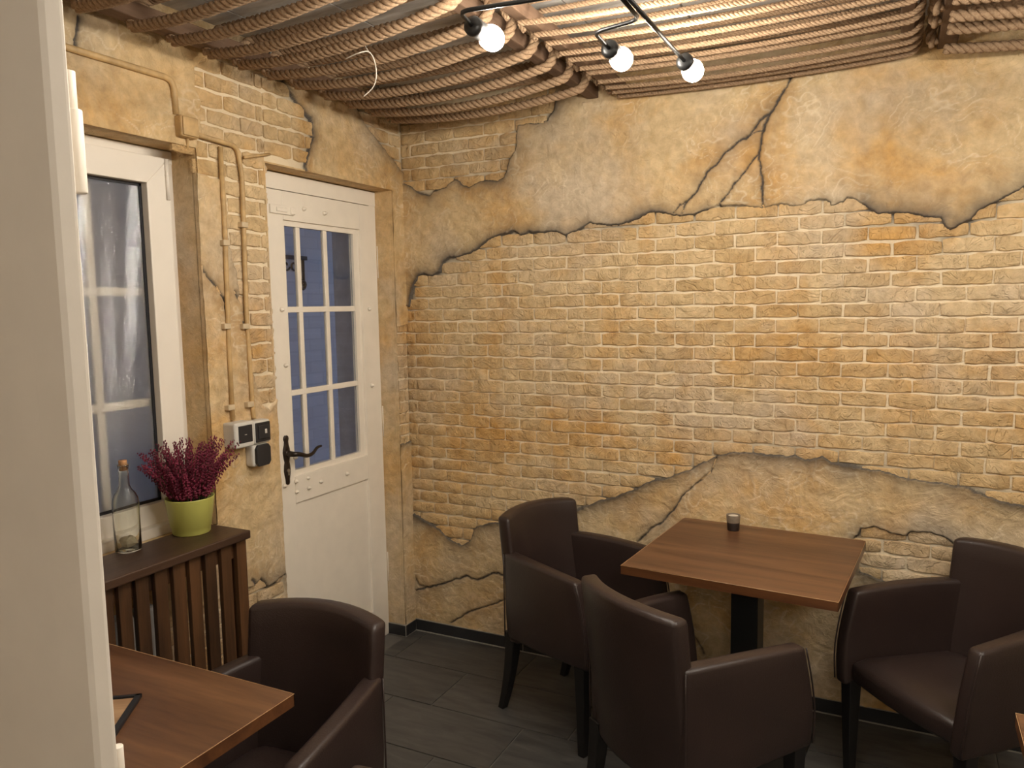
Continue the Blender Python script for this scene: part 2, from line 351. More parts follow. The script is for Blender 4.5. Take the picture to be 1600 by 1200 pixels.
def wall_field(us, vs, patches, edges, cracks, place, name, parent, holes=(), seed=1):
    """relief of a wall: plaster skin, broken away in patches (mortar bed under the bricks), grooves for cracks"""
    U, V = np.meshgrid(us, vs); 
    wu = U+(fbm(U, V, 30., seed+40, 3)-.44)*.012; wv = V+(fbm(U, V, 30., seed+50, 3)-.44)*.012
    wu = wu+(fbm(U, V, 85., seed+60, 2)-.37)*.009; wv = wv+(fbm(U, V, 85., seed+70, 2)-.37)*.009
    sd = np.full(U.shape, -9.)
    for p_ in patches:
        d = seg_dist(wu, wv, p_, True); d = np.where(inside(wu, wv, p_), d, -d); sd = np.maximum(sd, d)
    k = ss(-.004, .004, sd)                               # 1 in bare brick, 0 on plaster
    relief = (fbm(U, V, 3.2, seed, 4)-.47)*.010+(fbm(U, V, 22., seed+9, 3)-.44)*.005
    # trowel work: overlapping smears with crisp lips and a few raised wrinkles
    tu = U+(fbm(U, V, 4., seed+80, 2)-.37)*.12; tv = V+(fbm(U, V, 4., seed+90, 2)-.37)*.12
    lip_hilite = np.zeros(U.shape)  # highlights put into the colour of lips and wrinkles, where relief shades weakly
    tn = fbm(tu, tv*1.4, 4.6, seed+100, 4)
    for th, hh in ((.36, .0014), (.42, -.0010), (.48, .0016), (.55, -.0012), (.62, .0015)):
        relief = relief+hh*ss(th-.004, th+.004, tn); lip_hilite = np.maximum(lip_hilite, np.exp(-((tn-th)/.005)**2)*(.55+.45*(hh > 0)))
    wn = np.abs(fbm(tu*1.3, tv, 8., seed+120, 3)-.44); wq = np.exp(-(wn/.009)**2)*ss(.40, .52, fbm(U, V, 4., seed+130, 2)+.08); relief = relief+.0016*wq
    lip_hilite = np.maximum(lip_hilite, .8*wq)*ss(.38, .60, fbm(U, V, 7., seed+140, 3)+.05)
    lip = .004*np.exp(-(np.minimum(sd, 0)/.012)**2)
    H = (1-k)*(.0062+relief+lip)+k*(-.0045+relief*.15)
    soot = np.zeros(U.shape); br = .35+1.3*fbm(U, V, 9., seed+31, 3)
    mod = .35+1.1*fbm(U, V, 6., seed+20, 3)
    for p_, st, wd in edges:
        d = seg_dist(wu, wv, p_); soot = np.maximum(soot, np.clip(st*(.9*np.clip(br, .25, 1.)*np.exp(-(d/(.0034))**2)+1.05*mod*np.exp(-d/(wd*1.5))), 0, .92))
    for p_, wd, st in cracks:
        d = seg_dist(wu, wv, p_); soot = np.maximum(soot, np.clip(st*(1.*np.exp(-(d/(wd*(.30+.48*br)))**2)+.50*mod*np.exp(-d/(wd*7))), 0, .97))
        H = H-.009*np.exp(-(d/wd)**2)
    co = place(U, V, H).reshape(-1, 3).astype(np.float32)
    nu, nv = len(us), len(vs)
    idx = np.arange(nu*nv).reshape(nv, nu)
    q = np.stack([idx[:-1, :-1], idx[:-1, 1:], idx[1:, 1:], idx[1:, :-1]], -1)
    cu = (us[:-1]+us[1:])/2; cv = (vs[:-1]+vs[1:])/2; CU, CV = np.meshgrid(cu, cv); keep = np.ones(CU.shape, bool)
    for (a0, a1, b0, b1) in holes: keep &= ~((CU > a0) & (CU < a1) & (CV > b0) & (CV < b1))
    q = q[keep].reshape(-1, 4).astype(np.int32)
    me = bpy.data.meshes.new(name); me.vertices.add(len(co)); me.vertices.foreach_set('co', co.ravel())
    me.loops.add(q.size); me.loops.foreach_set('vertex_index', q.ravel()); me.polygons.add(len(q))
    me.polygons.foreach_set('loop_start', np.arange(0, q.size, 4, dtype=np.int32)); me.polygons.foreach_set('loop_total', np.full(len(q), 4, np.int32))
    me.polygons.foreach_set('use_smooth', np.ones(len(q), bool)); me.update(calc_edges=True)
    at = me.attributes.new('soot', 'FLOAT', 'POINT'); at.data.foreach_set('value', soot.ravel().astype(np.float32))
    at = me.attributes.new('bare', 'FLOAT', 'POINT'); at.data.foreach_set('value', np.clip(k*.85+(1-k)*lip_hilite*.55, 0, 1).ravel().astype(np.float32))
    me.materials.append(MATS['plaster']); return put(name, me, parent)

# brick shapes: irregular pillow blocks, unit = one brick, facing local +z, x along the course, y up
def brick_mesh(k, w_, h_):
    rs = random.Random(k*17+3); bx, by = w_/2, h_/2; n = 5; ring = []
    for i in range(n): ring.append((-bx+w_*i/n, -by))
    for i in range(2): ring.append((bx, -by+h_*i/2))
    for i in range(n): ring.append((bx-w_*i/n, by))
    for i in range(2): ring.append((-bx, by-h_*i/2))
    N = len(ring)
    def j(a): return rs.uniform(-a, a)
    cor = {0, n, n+2, 2*n+2}
    out = []
    for i, (x, y) in enumerate(ring):
        f = rs.uniform(.80, .99) if i in cor else 1.
        out.append((x*(.985 if i in cor and f < .88 else 1.)+j(.0012), y*f+j(.0028)))
    base = [(x, y, -.012) for x, y in out]; sh = [(x, y, -.0006+j(.0006)) for x, y in out]
    fr = [(x-math.copysign(.0028, x), y-math.copysign(.0028, y), .0016+j(.0012)) for x, y in out]
    mid = [(-bx*.5+j(.015), j(.008), .002+j(.003)), (j(.02), j(.01), .001+j(.003)), (bx*.5+j(.015), j(.008), .002+j(.003))]
    vs = base+sh+fr+mid; fs = []
    for i in range(N):
        i2 = (i+1) % N; fs += [(i, i2, N+i2, N+i), (N+i, N+i2, 2*N+i2, 2*N+i)]
        c = 3*N+(0 if fr[i][0]+fr[i2][0] < -bx*.6 else 2 if fr[i][0]+fr[i2][0] > bx*.6 else 1)
        fs.append((2*N+i, 2*N+i2, c))
    # bridge the centre points
    bot = [i for i in range(N) if fr[i][1] < 0]; 
    me = MB(); me.add(vs, fs); m_ = me.mesh('brick', 'brick')
    import bmesh
    bm = bmesh.new(); bm.from_mesh(m_); bmesh.ops.holes_fill(bm, edges=[e for e in bm.edges if e.is_boundary and all(v.co.z > -.008 for v in e.verts)], sides=8)
    bmesh.ops.triangulate(bm, faces=[f for f in bm.faces if len(f.verts) > 4]); bmesh.ops.recalc_face_normals(bm, faces=bm.faces)
    for e in bm.edges:
        if len(e.link_faces) == 2 and e.calc_face_angle(0.) > math.radians(24): e.smooth = False
    bm.to_mesh(m_); bm.free(); return m_
BRICKS = [brick_mesh(k, .1525, .0495) for k in range(14)]
HALF = [brick_mesh(50+k, .073, .0495) for k in range(5)]

# ------------------------------------------------------------------ setting: floor
ROOMX, ROOMY, CEIL = 4.2, -5.6, 2.60
floor = struct(MB().box((-.1, ROOMY, -.06), (ROOMX, .02, -.004)).build('floor', 'grout_floor', smooth=False))
tm = box((-.2985, -.1485, -.012), (.2985, .1485, 0)).mesh('tile', 'floor_tile', False)
offs = [.08, -.13, .29, .08]
def tile_at(x0, x1, y0, y1, z0=-.012, z1=0.):
    if x1-x0 > .596: o = put('tile', tm, floor, ((x0+x1)/2, (y0+y1)/2, 0))
    elif x1-x0 > .03: o = put('tile', box((x0, y0, z0), (x1, y1, z1)).mesh('tile', 'floor_tile', False), floor)
for r_ in range(19):
    y1 = -.004-.3025*r_; y0 = y1-.2985+.0; o_ = offs[r_ % 4]-.6
    for k in range(-1, 9):
        a = o_+.6045*k; b_ = a+.597
        a = max(a, .004); b_ = min(b_, ROOMX-.01)
        if b_-a > .03: tile_at(a, b_, y0+.0015, y1-.0015)
# ceiling
ceil = struct(MB().box((-.05, ROOMY, CEIL+.012), (ROOMX, .05, CEIL+.12)).build('ceiling', 'ceiling_slab', smooth=False))
for k in range(-1, 13):
    a = .15+.33*k; b_ = a+.33
    ys = [0.0, -.62+.3*(k % 2), -1.85+.25*(k % 3), -3.1, -4.4, ROOMY]
    a = max(a, -.02); b_ = min(b_, ROOMX)
    for y1, y0 in zip(ys[:-1], ys[1:]):
        zz = random.uniform(-.002, .002)
        MB().box((a+.004, y0+.003, CEIL+zz), (b_-.004, y1-.003, CEIL+.014)).build('panel', 'ceiling_slab', ceil, smooth=False)

# ------------------------------------------------------------------ brick feature wall (y = 0)
def R_(pts): 
    out = []
    for p_ in pts: q = ony(p_); out.append((q.x, q.z))
    return out
def L_(pts):
    out = []
    for p_ in pts: q = onx(p_); out.append((q.y, q.z))
    return out
wall_back = struct(MB().box((-.35, .012, -.02), (ROOMX, .30, CEIL+.02)).build('wall_back', 'plaster_plain', smooth=False))
top_edge = [(641,480),(643,462),(647,444),(654,432),(664,428),(676,432),(688,424),(693,410),(704,402),(722,400),(736,396),(750,388),(763,376),(775,370),(790,366),(803,361),(815,367),(830,363),(850,363),(870,361),(885,368),(905,360),(922,348),(932,351),(946,352),(966,352),(985,348),(1000,340),(1015,333),(1030,331),(1045,335),(1062,338),(1085,336),(1105,328),(1122,321),(1160,322),(1190,325),(1221,318),(1240,322),(1255,320),(1262,313),(1290,311),(1300,322),(1318,315),(1325,307),(1340,313),(1350,322),(1370,333),(1390,335),(1420,332),(1440,338),(1456,340),(1470,342),(1477,354),(1485,361),(1500,352),(1518,343),(1530,330),(1560,315),(1600,292),(1660,262),(1730,240)]
low_edge = [(644,802),(660,810),(685,825),(700,840),(722,852),(735,845),(741,825),(760,817),(790,816),(830,812),(870,803),(905,795),(935,783),(960,777),(990,765),(1020,750),(1050,745),(1075,735),(1100,720),(1120,712),(1140,707),(1165,706),(1200,710),(1240,712),(1265,718),(1285,714),(1300,722),(1330,728),(1360,733),(1385,737),(1420,748),(1450,752),(1480,755),(1510,762),(1540,773),(1570,784),(1600,790),(1660,800),(1730,810)]
TE, LE = R_(top_edge), R_(low_edge)
TE = [q for q in TE if q[0] < 2.69]; LE = [q for q in LE if q[0] < 2.69]
side_edge = [(2.690+.035*math.sin(7.3*k)+.012*math.sin(19.*k), TE[-1][1]+(LE[-1][1]-TE[-1][1])*k/14) for k in range(15)]
main_patch = [(-.03, TE[0][1])]+TE+side_edge+LE[::-1]+[(-.03, LE[0][1])]
ul = R_([(868,150),(866,170),(856,188),(840,192),(828,192),(810,195),(808,205),(806,235),(796,250),(793,265),(786,278),(776,283),(765,281),(746,285),(735,292),(725,290),(718,282),(711,280),(704,285),(698,292),(680,297),(672,305),(655,302),(645,293),(634,286)])
ul_patch = [(-.03, 2.7), (ul[0][0]+.02, 2.7)]+ul+[(-.03, ul[-1][1])]
lo = R_([(1338,838),(1345,826),(1365,822),(1395,834),(1415,837),(1425,830),(1450,832),(1475,838),(1490,850),(1498,865),(1500,910),(1420,925),(1372,905),(1345,893)])
us = np.arange(-.012, 2.76, .004); vs_ = np.arange(.0, 2.605, .004)
K = lambda *a: R_(a)
cracks = [
 (K((1243,112),(1235,125),(1228,137),(1220,150),(1212,165),(1203,178),(1197,195),(1190,212),(1188,230),(1186,240),(1188,255),(1189,272),(1192,285),(1190,300),(1193,322)), .0048, 1.),
 (K((1203,178),(1190,187),(1180,200),(1170,212),(1155,222),(1145,232),(1130,243),(1120,258),(1105,270),(1097,285),(1090,297),(1080,310),(1072,318),(1067,333)), .0045, 1.),
 (K((1073,315),(1063,320),(1053,332)), .004, .9),
 (K((1186,240),(1178,250),(1165,268),(1155,280),(1145,290),(1138,302),(1125,318),(1130,333)), .004, .95),
 (K((1168,213),(1180,208),(1193,205)), .003, .8),
 (K((1120,715),(1110,737),(1089,756),(1073,769),(1062,780),(1050,800),(1035,816),(1020,825),(1007,837),(998,847)), .0042, .85),
 (K((648,922),(664,919),(679,915),(693,911),(706,907),(718,903),(730,900),(739,905),(747,906),(758,901),(768,896),(777,895),(790,900)), .005, .85),
 (K((650,905),(656,914),(668,918)), .009, .5),
 (K((706,972),(720,965),(733,957),(745,953),(760,947),(777,942),(800,932)), .0042, .85),
 (K((1060,945),(1075,985),(1090,1000),(1100,1020)), .006, .6),
 (K((1340,838),(1330,850),(1318,858)), .005, .6),
 (K((850,192),(838,175),(846,160)), .004, .7),
]
edges = [(TE[:34], 1., .020), (TE[34:46], .45, .018), (TE[46:], .95, .034), (LE, .9, .030), (ul, .95, .024), (lo, .8, .026), (side_edge, .8, .024)]
patches_R = [main_patch, ul_patch, lo]
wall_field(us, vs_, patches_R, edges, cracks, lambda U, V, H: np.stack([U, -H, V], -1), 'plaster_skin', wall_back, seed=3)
def lay_bricks(parent, patches, u0, u1, rows, pitch, ph, M, seed, margin=.012, skip=(), limit=300):
    rs = random.Random(seed); n = 0; cand = []
    for z0, par in rows:
        u = u0+(par*pitch/2+ph) % pitch-pitch
        while u < u1:
            a = u; b_ = u+pitch; c = (a+b_)/2; u = b_
            pts = np.array([(a+pitch*t, z0+.0555*s_) for t in (.1, .35, .65, .9) for s_ in (.15, .5, .85)])
            best = 0.
            for p_ in patches: best = max(best, inside(pts[:, 0], pts[:, 1], p_).mean())
            if best < .12: continue
            lo_, hi_ = max(a, u0), min(b_, u1)
            if hi_-lo_ < .02 or any(lo_ < s1 and hi_ > s0 and z0 < t1 and z0+.0555 > t0 for s0, s1, t0, t1 in skip): continue
            if hi_-lo_ < pitch*.45: me = rs.choice(HALF); sx = (hi_-lo_-.005)/.073
            elif hi_-lo_ < pitch*.98: me = rs.choice(BRICKS); sx = (hi_-lo_-.005)/.1525
            else:
                me = rs.choice(BRICKS); sx = pitch/.159
            mt = M((lo_+hi_)/2+rs.uniform(-.002, .002), z0+.0277+rs.uniform(-.0015, .0015), rs.uniform(-.0012, .0015)) @ Matrix.Rotation(rs.uniform(-.010, .010), 4, 'Z') @ Matrix.Rotation(PI*rs.randrange(2), 4, 'Z') @ Matrix.Diagonal((sx, rs.uniform(.95, 1.05), 1., 1.))
            c_ = mt.translation; q_ = ROT.transposed() @ (c_-CAMP); fr_ = abs(q_.x/q_.z) < .70 and abs(q_.y/q_.z) < .53
            cand.append((best*sx*(1./(c_-CAMP).length)*(1. if fr_ else .01), me, mt))
    cand.sort(key=lambda c_: -c_[0])
    for _, me, mt in cand[:limit]: put('brick', me, parent).matrix_local = mt
    if len(cand) > limit:                                  # the least visible ones, joined
        rest = MB()
        for _, me, mt in cand[limit:]: rest.add([mt @ v_.co for v_ in me.vertices], [tuple(p_.vertices) for p_ in me.polygons])
        o = rest.build('brick_rest', 'brick', parent, fix=False); o['kind'] = 'stuff'
    return len(cand)
def M_back(u, v, d): return Matrix(((1, 0, 0, u), (0, 0, -1, -d), (0, 1, 0, v), (0, 0, 0, 1)))
rows = [(1.501+.0555*k, k % 2) for k in range(-21, 19)]
nb = lay_bricks(wall_back, patches_R, -.005, 2.735, rows, .159, .133, M_back, 5)
print('bricks back', nb)

# ------------------------------------------------------------------ window wall (x = 0)
DY0, DY1, DZ = -.905, -.095, 2.172            # door opening
WY0, WY1, WZ0, WZ1 = -2.26, -1.231, .872, 2.170 # window opening
T = -.36
wl = MB()
fx = -.013
wl.box((T, DY1, -.02), (fx, .012, CEIL+.02)); wl.box((T, DY0, DZ), (fx, DY1, CEIL+.02)); wl.box((T, WY1, -.02), (fx, DY0, CEIL+.02))
wl.box((T, WY0, WZ1), (fx, WY1, CEIL+.02)); wl.box((T, WY0, -.02), (fx, WY1, WZ0)); wl.box((T, ROOMY, -.02), (fx, WY0, CEIL+.02))
wall_left = struct(wl.build('wall_left', 'plaster_plain', smooth=False))
simple('yard_plaster', (.50, .52, .55), .8, bump=.3, bscale=40.)
orv = MB(); orv.box((T, DY1-.004, 0), (-.165, DY1+.002, DZ)).box((T, DY0-.002, 0), (-.165, DY0+.004, DZ)).box((T, DY0, DZ-.004), (-.165, DY1, DZ+.002)).box((T, WY1-.004, WZ0), (-.20, WY1+.002, WZ1)).box((T, WY0, WZ1-.004), (-.20, WY1, WZ1+.002))
orv.build('outer_reveal', 'yard_plaster', wall_left, smooth=False)
# bring the reveals flush with the plaster
rv = MB()
rv.box((fx-.002, DY1, 0), (.002, DY1+.006, DZ)); rv.box((fx-.002, DY0-.006, 0), (.0, DY0, DZ)); rv.box((fx-.002, DY0-.006, DZ), (.002, DY1+.006, DZ+.006))
rv.box((fx-.002, WY1, WZ0), (.002, WY1+.006, WZ1)); rv.box((fx-.002, WY0, WZ1), (.002, WY1+.006, WZ1+.006))
rv.build('reveal_edge', 'plaster_plain', wall_left, smooth=False)
bl1 = L_([(300,108),(318,92),(345,84),(400,100),(432,112),(448,140),(470,170),(485,185),(488,215),(478,245),(476,275),(417,262)])+[(DY0+.002, 2.17), (DY0+.002, 1.28)]+L_([(420,640),(408,632),(398,600),(388,560),(380,500),(374,470),(366,420),(355,380),(352,300),(343,280),(322,275),(306,272)])+[(WY1+.004, 2.17)]+L_([(310,200),(312,160),(300,130)])
bl2 = L_([(555,160),(570,195),(590,220),(610,245),(628,270)])+[(.02, 2.28), (.02, 2.66), (-.38, 2.66)]
bl3 = [(-.093, 1.53), (.02, 1.54), (.02, .965), (-.093, .965)]
bl4 = [(-1.62, -.02), (-1.62, .55), (-1.3, .60)]+L_([(398,914),(405,906),(415,916),(425,910),(441,898)])+[(DY0+.002, -.02)]
patches_L = [bl1, bl2, bl3, bl4]
lu = np.unique(np.round(np.concatenate([np.arange(-1.86, .004, .004), [DY0, DY1, WY1]]), 5)); lv = np.unique(np.round(np.concatenate([np.arange(0, 2.605, .004), [DZ, WZ0, WZ1]]), 5))
KL = lambda *a: L_(a)
crk = [(KL((435,110),(448,140),(462,158),(472,172),(485,186),(488,215),(479,245),(477,262)), .005, .85),
 (KL((555,165),(570,195),(590,220),(610,245),(627,268)), .005, .8), (KL((315,418),(325,432),(338,448),(350,472),(352,490)), .0045, .9),
 (KL((121,28),(119,45),(117,72)), .007, .85), (KL((366,455),(374,470),(380,480),(378,500),(385,530)), .0045, .75),
 (KL((392,905),(400,912),(405,904),(412,910),(418,922),(430,912),(441,899)), .005, .8)]
edg = [(bl1[4:11], .8, .02), (bl1[16:22], .35, .02), ([bl4[3], bl4[4], bl4[5], bl4[6], bl4[7]], .8, .025), (bl2[:5], .85, .02), ([(-.093, .965), (0, .965)], .6, .015)]
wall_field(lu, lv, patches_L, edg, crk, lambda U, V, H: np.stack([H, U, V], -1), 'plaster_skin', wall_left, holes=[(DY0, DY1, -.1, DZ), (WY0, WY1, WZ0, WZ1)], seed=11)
def M_left(u, v, d): return Matrix(((0, 0, 1, d), (1, 0, 0, u), (0, 1, 0, v), (0, 0, 0, 1)))
rowsL = [(1.501+.0585*k, k % 2) for k in range(-27, 19)]
nb = lay_bricks(wall_left, [bl1], -1.45, DY0, rowsL, .153, .05, M_left, 9)
nb += lay_bricks(wall_left, [bl1], DY0, -.4, [q for q in rowsL if q[0] > DZ+.01], .153, .0, M_left, 10)
nb += lay_bricks(wall_left, [bl2], -.5, -.002, rowsL, .153, .02, M_left, 12)
nb += lay_bricks(wall_left, [bl3], DY1+.002, -.002, rows, .159, .06, M_left, 13)
nb += lay_bricks(wall_left, [bl4], -1.64, DY0, rowsL, .153, .05, M_left, 14)
print('bricks left', nb)
# reveal bricks of the door jamb
def M_rev(u, v, d): return Matrix(((1, 0, 0, u), (0, 0, -1, DY1-.010-d), (0, 1, 0, v), (0, 0, 0, 1)))
rev = MB(); rev.box((-.15, DY1-.003, .06), (fx, DY1+.004, DZ)); rev.build('reveal_plaster', 'plaster_plain', wall_left, smooth=False)
# other walls of the room
struct(MB().box((ROOMX, ROOMY, -.02), (ROOMX+.1, .2, CEIL+.02)).build('wall_right', 'room_paint', smooth=False))
struct(MB().box((-.3, ROOMY-.1, -.02), (ROOMX+.1, ROOMY, CEIL+.02)).build('wall_front', 'room_paint', smooth=False))

# skirting tiles
bb = struct(MB().box((.0, -.0105, .0), (ROOMX, .006, .0605)).box((.0, -.016, 0), (ROOMX, -.0105, .0045)).build('baseboard_back', 'grout', smooth=False))
x = .008
while x < 3.2:
    e_ = min(x+.597, x+.597); MB().box((x, -.0125, .005), (e_, -.004, .0575)).build('skirting_tile', 'base_tile', bb, smooth=False); x = e_+.005
bl = struct(MB().box((-.012, DY1+.001, 0), (.0105, -.010, .058)).box((-.092, DY1-.0105, 0), (.0105, DY1+.001, .058)).build('baseboard_left', 'grout', smooth=False))
MB().box((.004, DY1-.006, .005), (.0125, -.0165, .0575)).build('skirting_tile', 'base_tile', bl, smooth=False)
MB().box((-.090, DY1-.0125, .005), (.0085, DY1-.004, .0575)).build('skirting_tile', 'base_tile', bl, smooth=False)
b2 = struct(MB().box((-.012, ROOMY, 0), (.0105, DY0-.002, .058)).build('baseboard_window', 'grout', smooth=False))
y = DY0-.006
while y > -3.:
    MB().box((.004, y-.597, .005), (.0125, y, .0575)).build('skirting_tile', 'base_tile', b2, smooth=False); y -= .602

# ------------------------------------------------------------------ door
DX = -.095                                     # room face of the door
door = bpy.data.objects.new('door_1', None); COL.objects.link(door); struct(door); door.location = (DX, -.5, 0)
def dbox(name, y0, y1, z0, z1, x0, x1, mat='white_paint', bev=.002, par=None):
    o = MB().box((x0, y0+.5, z0), (x1, y1+.5, z1)).build(name, mat, door if par is None else par, smooth=False, bevel=bev); return o
GY0, GY1, GZ0, GZ1 = -.722, -.225, .930, 1.985
dbox('frame_post', -.895, -.815, 0, 2.166, -.05, .0); dbox('frame_post', -.145, -.095, 0, 2.166, -.05, .0); dbox('frame_head', -.895, -.095, 2.103, 2.168, -.05, .002)
dbox('stile', -.812, GY0, .01, 2.100, -.04, .004); dbox('stile', GY1, -.105, .01, 2.100, -.04, .004)
dbox('top_rail', GY0, GY1, GZ1, 2.100, -.04, .004); dbox('middle_rail', GY0, GY1, .815, GZ0, -.04, .004); dbox('bottom_rail', GY0, GY1, .01, .16, -.04, .004)
dbox('lower_panel', GY0-.01, GY1+.01, .15, .83, -.034, -.006)
# glazing bead, bars, panes
for a in ((GY0, GY0+.016, GZ0, GZ1), (GY1-.038, GY1, GZ0, GZ1), (GY0, GY1, GZ1-.022, GZ1), (GY0, GY1, GZ0, GZ0+.022)): MB().box((-.034, a[0]+.5, a[2]), (-.008+.0005*(a[1]-a[0] > .1), a[1]+.5, a[3])).build('glazing_bead', 'white_paint', door, smooth=False)
gy = [GY0+.016, -.622, -.451, GY1-.038]; gz = [GZ0+.022, 1.277, 1.623, GZ1-.022]
for y_ in gy[1:3]: dbox('glazing_bar', y_-.012, y_+.012, gz[0], gz[3], -.030, -.012)
for z_ in gz[1:3]: dbox('glazing_bar', gy[0], gy[3], z_-.012, z_+.012, -.030, -.011)
for i in range(3):
    for k in range(3): dbox('pane', gy[i]+.001, gy[i+1]-.001, gz[k]+.001, gz[k+1]-.001, -.024, -.020, 'glass_clear', 0)
for y_, z_ in [(-.177, 1.258), (-.177, 1.62), (-.756, 1.623), (-.749, 1.397), (-.721, .909), (-.646, .909), (-.720, .865), (-.645, .865), (-.567, .876), (-.387, .873), (-.788, .905), (-.60, 2.04), (-.47, 2.035), (-.72, 1.01)]:
    MB().lathe([(0, .016), (.004, .015), (.0045, .010), (.0085, .007), (.009, 0), (0, -.002)], 10, Matrix.Translation((.004, y_+.5, z_)) @ Matrix.Rotation(PI/2, 4, 'Y')).build('bolt', 'white_paint', door)
# hinges and top latch
for z0, z1 in ((1.766, 1.917), (.27, .42), (1.0, 1.15)):
    MB().tube([(.006, -.093+.5, z0), (.006, -.093+.5, z1)], .006, 10).tube([(.006, .407, z0-.012), (.006, .407, z0)], .004, 8).build('hinge', 'white_paint', door)
MB().box((.004, -.80+.5, 2.005), (.014, -.665+.5, 2.040)).box((.014, -.69+.5, 2.008), (.02, -.665+.5, 2.036)).box((.013, -.77+.5, 2.014), (.019, -.71+.5, 2.030)).build('latch', 'white_paint', door, smooth=False, bevel=.002)
# handle: long waisted plate, curved lever, cylinder
prof = [(.906, .006), (.912, .011), (.930, .012), (.945, .016), (.965, .019), (.985, .017), (1.0, .013), (1.015, .017), (1.040, .021), (1.055, .019), (1.07, .013), (1.085, .011), (1.095, .015), (1.105, .013), (1.111, .005)]
hp = MB(); n = len(prof)
rows_ = [[(.004, -.767+.5-w_, z_), (.009, -.767+.5-w_*.85, z_), (.011, -.767+.5, z_), (.009, -.767+.5+w_*.85, z_), (.004, -.767+.5+w_, z_)] for z_, w_ in prof]
hp.grid(rows_); hpl = hp.build('handle_plate', 'lever_bronze', door)
lev = spline([(.012, -.267, 1.035), (.045, -.267, 1.035), (.055, -.245, 1.032), (.055, -.20, 1.018), (.055, -.165, 1.022), (.053, -.135, 1.040), (.05, -.105, 1.043)], 6)
MB().tube(lev, [.011*(1-.72*(i/(len(lev)-1))**.8)+.002 for i in range(len(lev))], 10).lathe([(.016, 0), (.017, .004), (.012, .008), (0, .009)], 16, Matrix.Translation((.010, -.267, 1.035)) @ Matrix.Rotation(PI/2, 4, 'Y')).build('lever', 'lever_bronze', door)
MB().lathe([(0, .004), (.007, .004), (.008, 0)], 14, Matrix.Translation((.011, -.267, .965)) @ Matrix.Rotation(PI/2, 4, 'Y')).box((.010, -.271, .945), (.014, -.263, .963)).build('lock_cylinder', 'steel', door, smooth=False)

# ------------------------------------------------------------------ window
WX = -.10
win = bpy.data.objects.new('window_1', None); COL.objects.link(win); struct(win); win.location = (WX, -1.7, 0)
def wbox(name, y0, y1, z0, z1, x0, x1, mat='white_pvc', bev=.003): return MB().box((x0, y0+1.7, z0), (x1, y1+1.7, z1)).build(name, mat, win, smooth=False, bevel=bev)
FY1, FZ1, FZ0 = WY1+.002, 2.168, .874
wbox('frame_post', FY1-.045, FY1, FZ0, FZ1, -.09, -.012); wbox('frame_post', WY0, WY0+.05, FZ0, FZ1, -.07, -.012)
wbox('frame_head', WY0, FY1, FZ1-.045, FZ1, -.07, -.010); wbox('frame_sill', WY0, FY1, FZ0, FZ0+.045, -.07, -.012)
SY0, SY1, SZ0, SZ1 = WY0+.035, FY1-.030, .905, FZ1-.030
gy0, gy1, g0, g1 = SY0+.085, SY1-.090, SZ0+.072, SZ1-.090
def mitre(y0, y1, z0, z1, a, b_, c, d, x0, x1):
    """four mitred sash members as separate prisms: left, right, top, bottom"""
    quad = {'l': [(y0, z0), (a, c), (a, d), (y0, z1)], 'r': [(y1, z0), (b_, c), (b_, d), (y1, z1)], 't': [(y0, z1), (a, d), (b_, d), (y1, z1)], 'b': [(y0, z0), (a, c), (b_, c), (y1, z0)]}
    for q in quad.values():
        m_ = MB().add([(x_, y_+1.7, z_) for x_ in (x0, x1) for y_, z_ in q], [(0, 1, 2, 3), (4, 5, 6, 7), (0, 1, 5, 4), (1, 2, 6, 5), (2, 3, 7, 6), (3, 0, 4, 7)])
        m_.build('sash_member', 'white_pvc', win, smooth=False, bevel=.0025)
mitre(SY0, SY1, SZ0, SZ1, gy0, gy1, g0, g1, -.055, .006)
sl = MB()
for a in ((gy0-.002, gy0+.010, g0, g1), (gy1-.010, gy1+.002, g0, g1), (gy0, gy1, g0-.002, g0+.010), (gy0, gy1, g1-.010, g1+.002)): sl.box((-.030, a[0]+1.7, a[2]), (-.022, a[1]+1.7, a[3]))
sl.build('seal', 'rubber', win, smooth=False)
wbox('pane', gy0, gy1, g0, g1, -.0285, -.0245, 'glass_textured', 0)
wbox('outer_pane', gy0, gy1, g0, g1, -.068, -.064, 'glass_clear', 0)
wbox('glazing_bar', -1.545, -1.518, g0, g1, -.060, -.048, bev=.001)
wbox('glazing_bar', -1.90, -1.873, g0, g1, -.060, -.048, bev=.001)
for z_ in (1.316, 1.690): wbox('glazing_bar', gy0, gy1, z_-.0135, z_+.0135, -.0605, -.0475, bev=.001)
wbox('sill_board', WY0, WY1, .872, .9065, -.012, .040, 'cream_frame', .003)
MB().tube([(.010, SY1-.012+1.7, 2.00), (.010, SY1-.012+1.7, 2.135)], .006, 10).tube([(.010, SY1-.012+1.7, 2.08), (.010, SY1-.012+1.7, 2.083)], .008, 10).build('hinge', 'white_pvc', win)

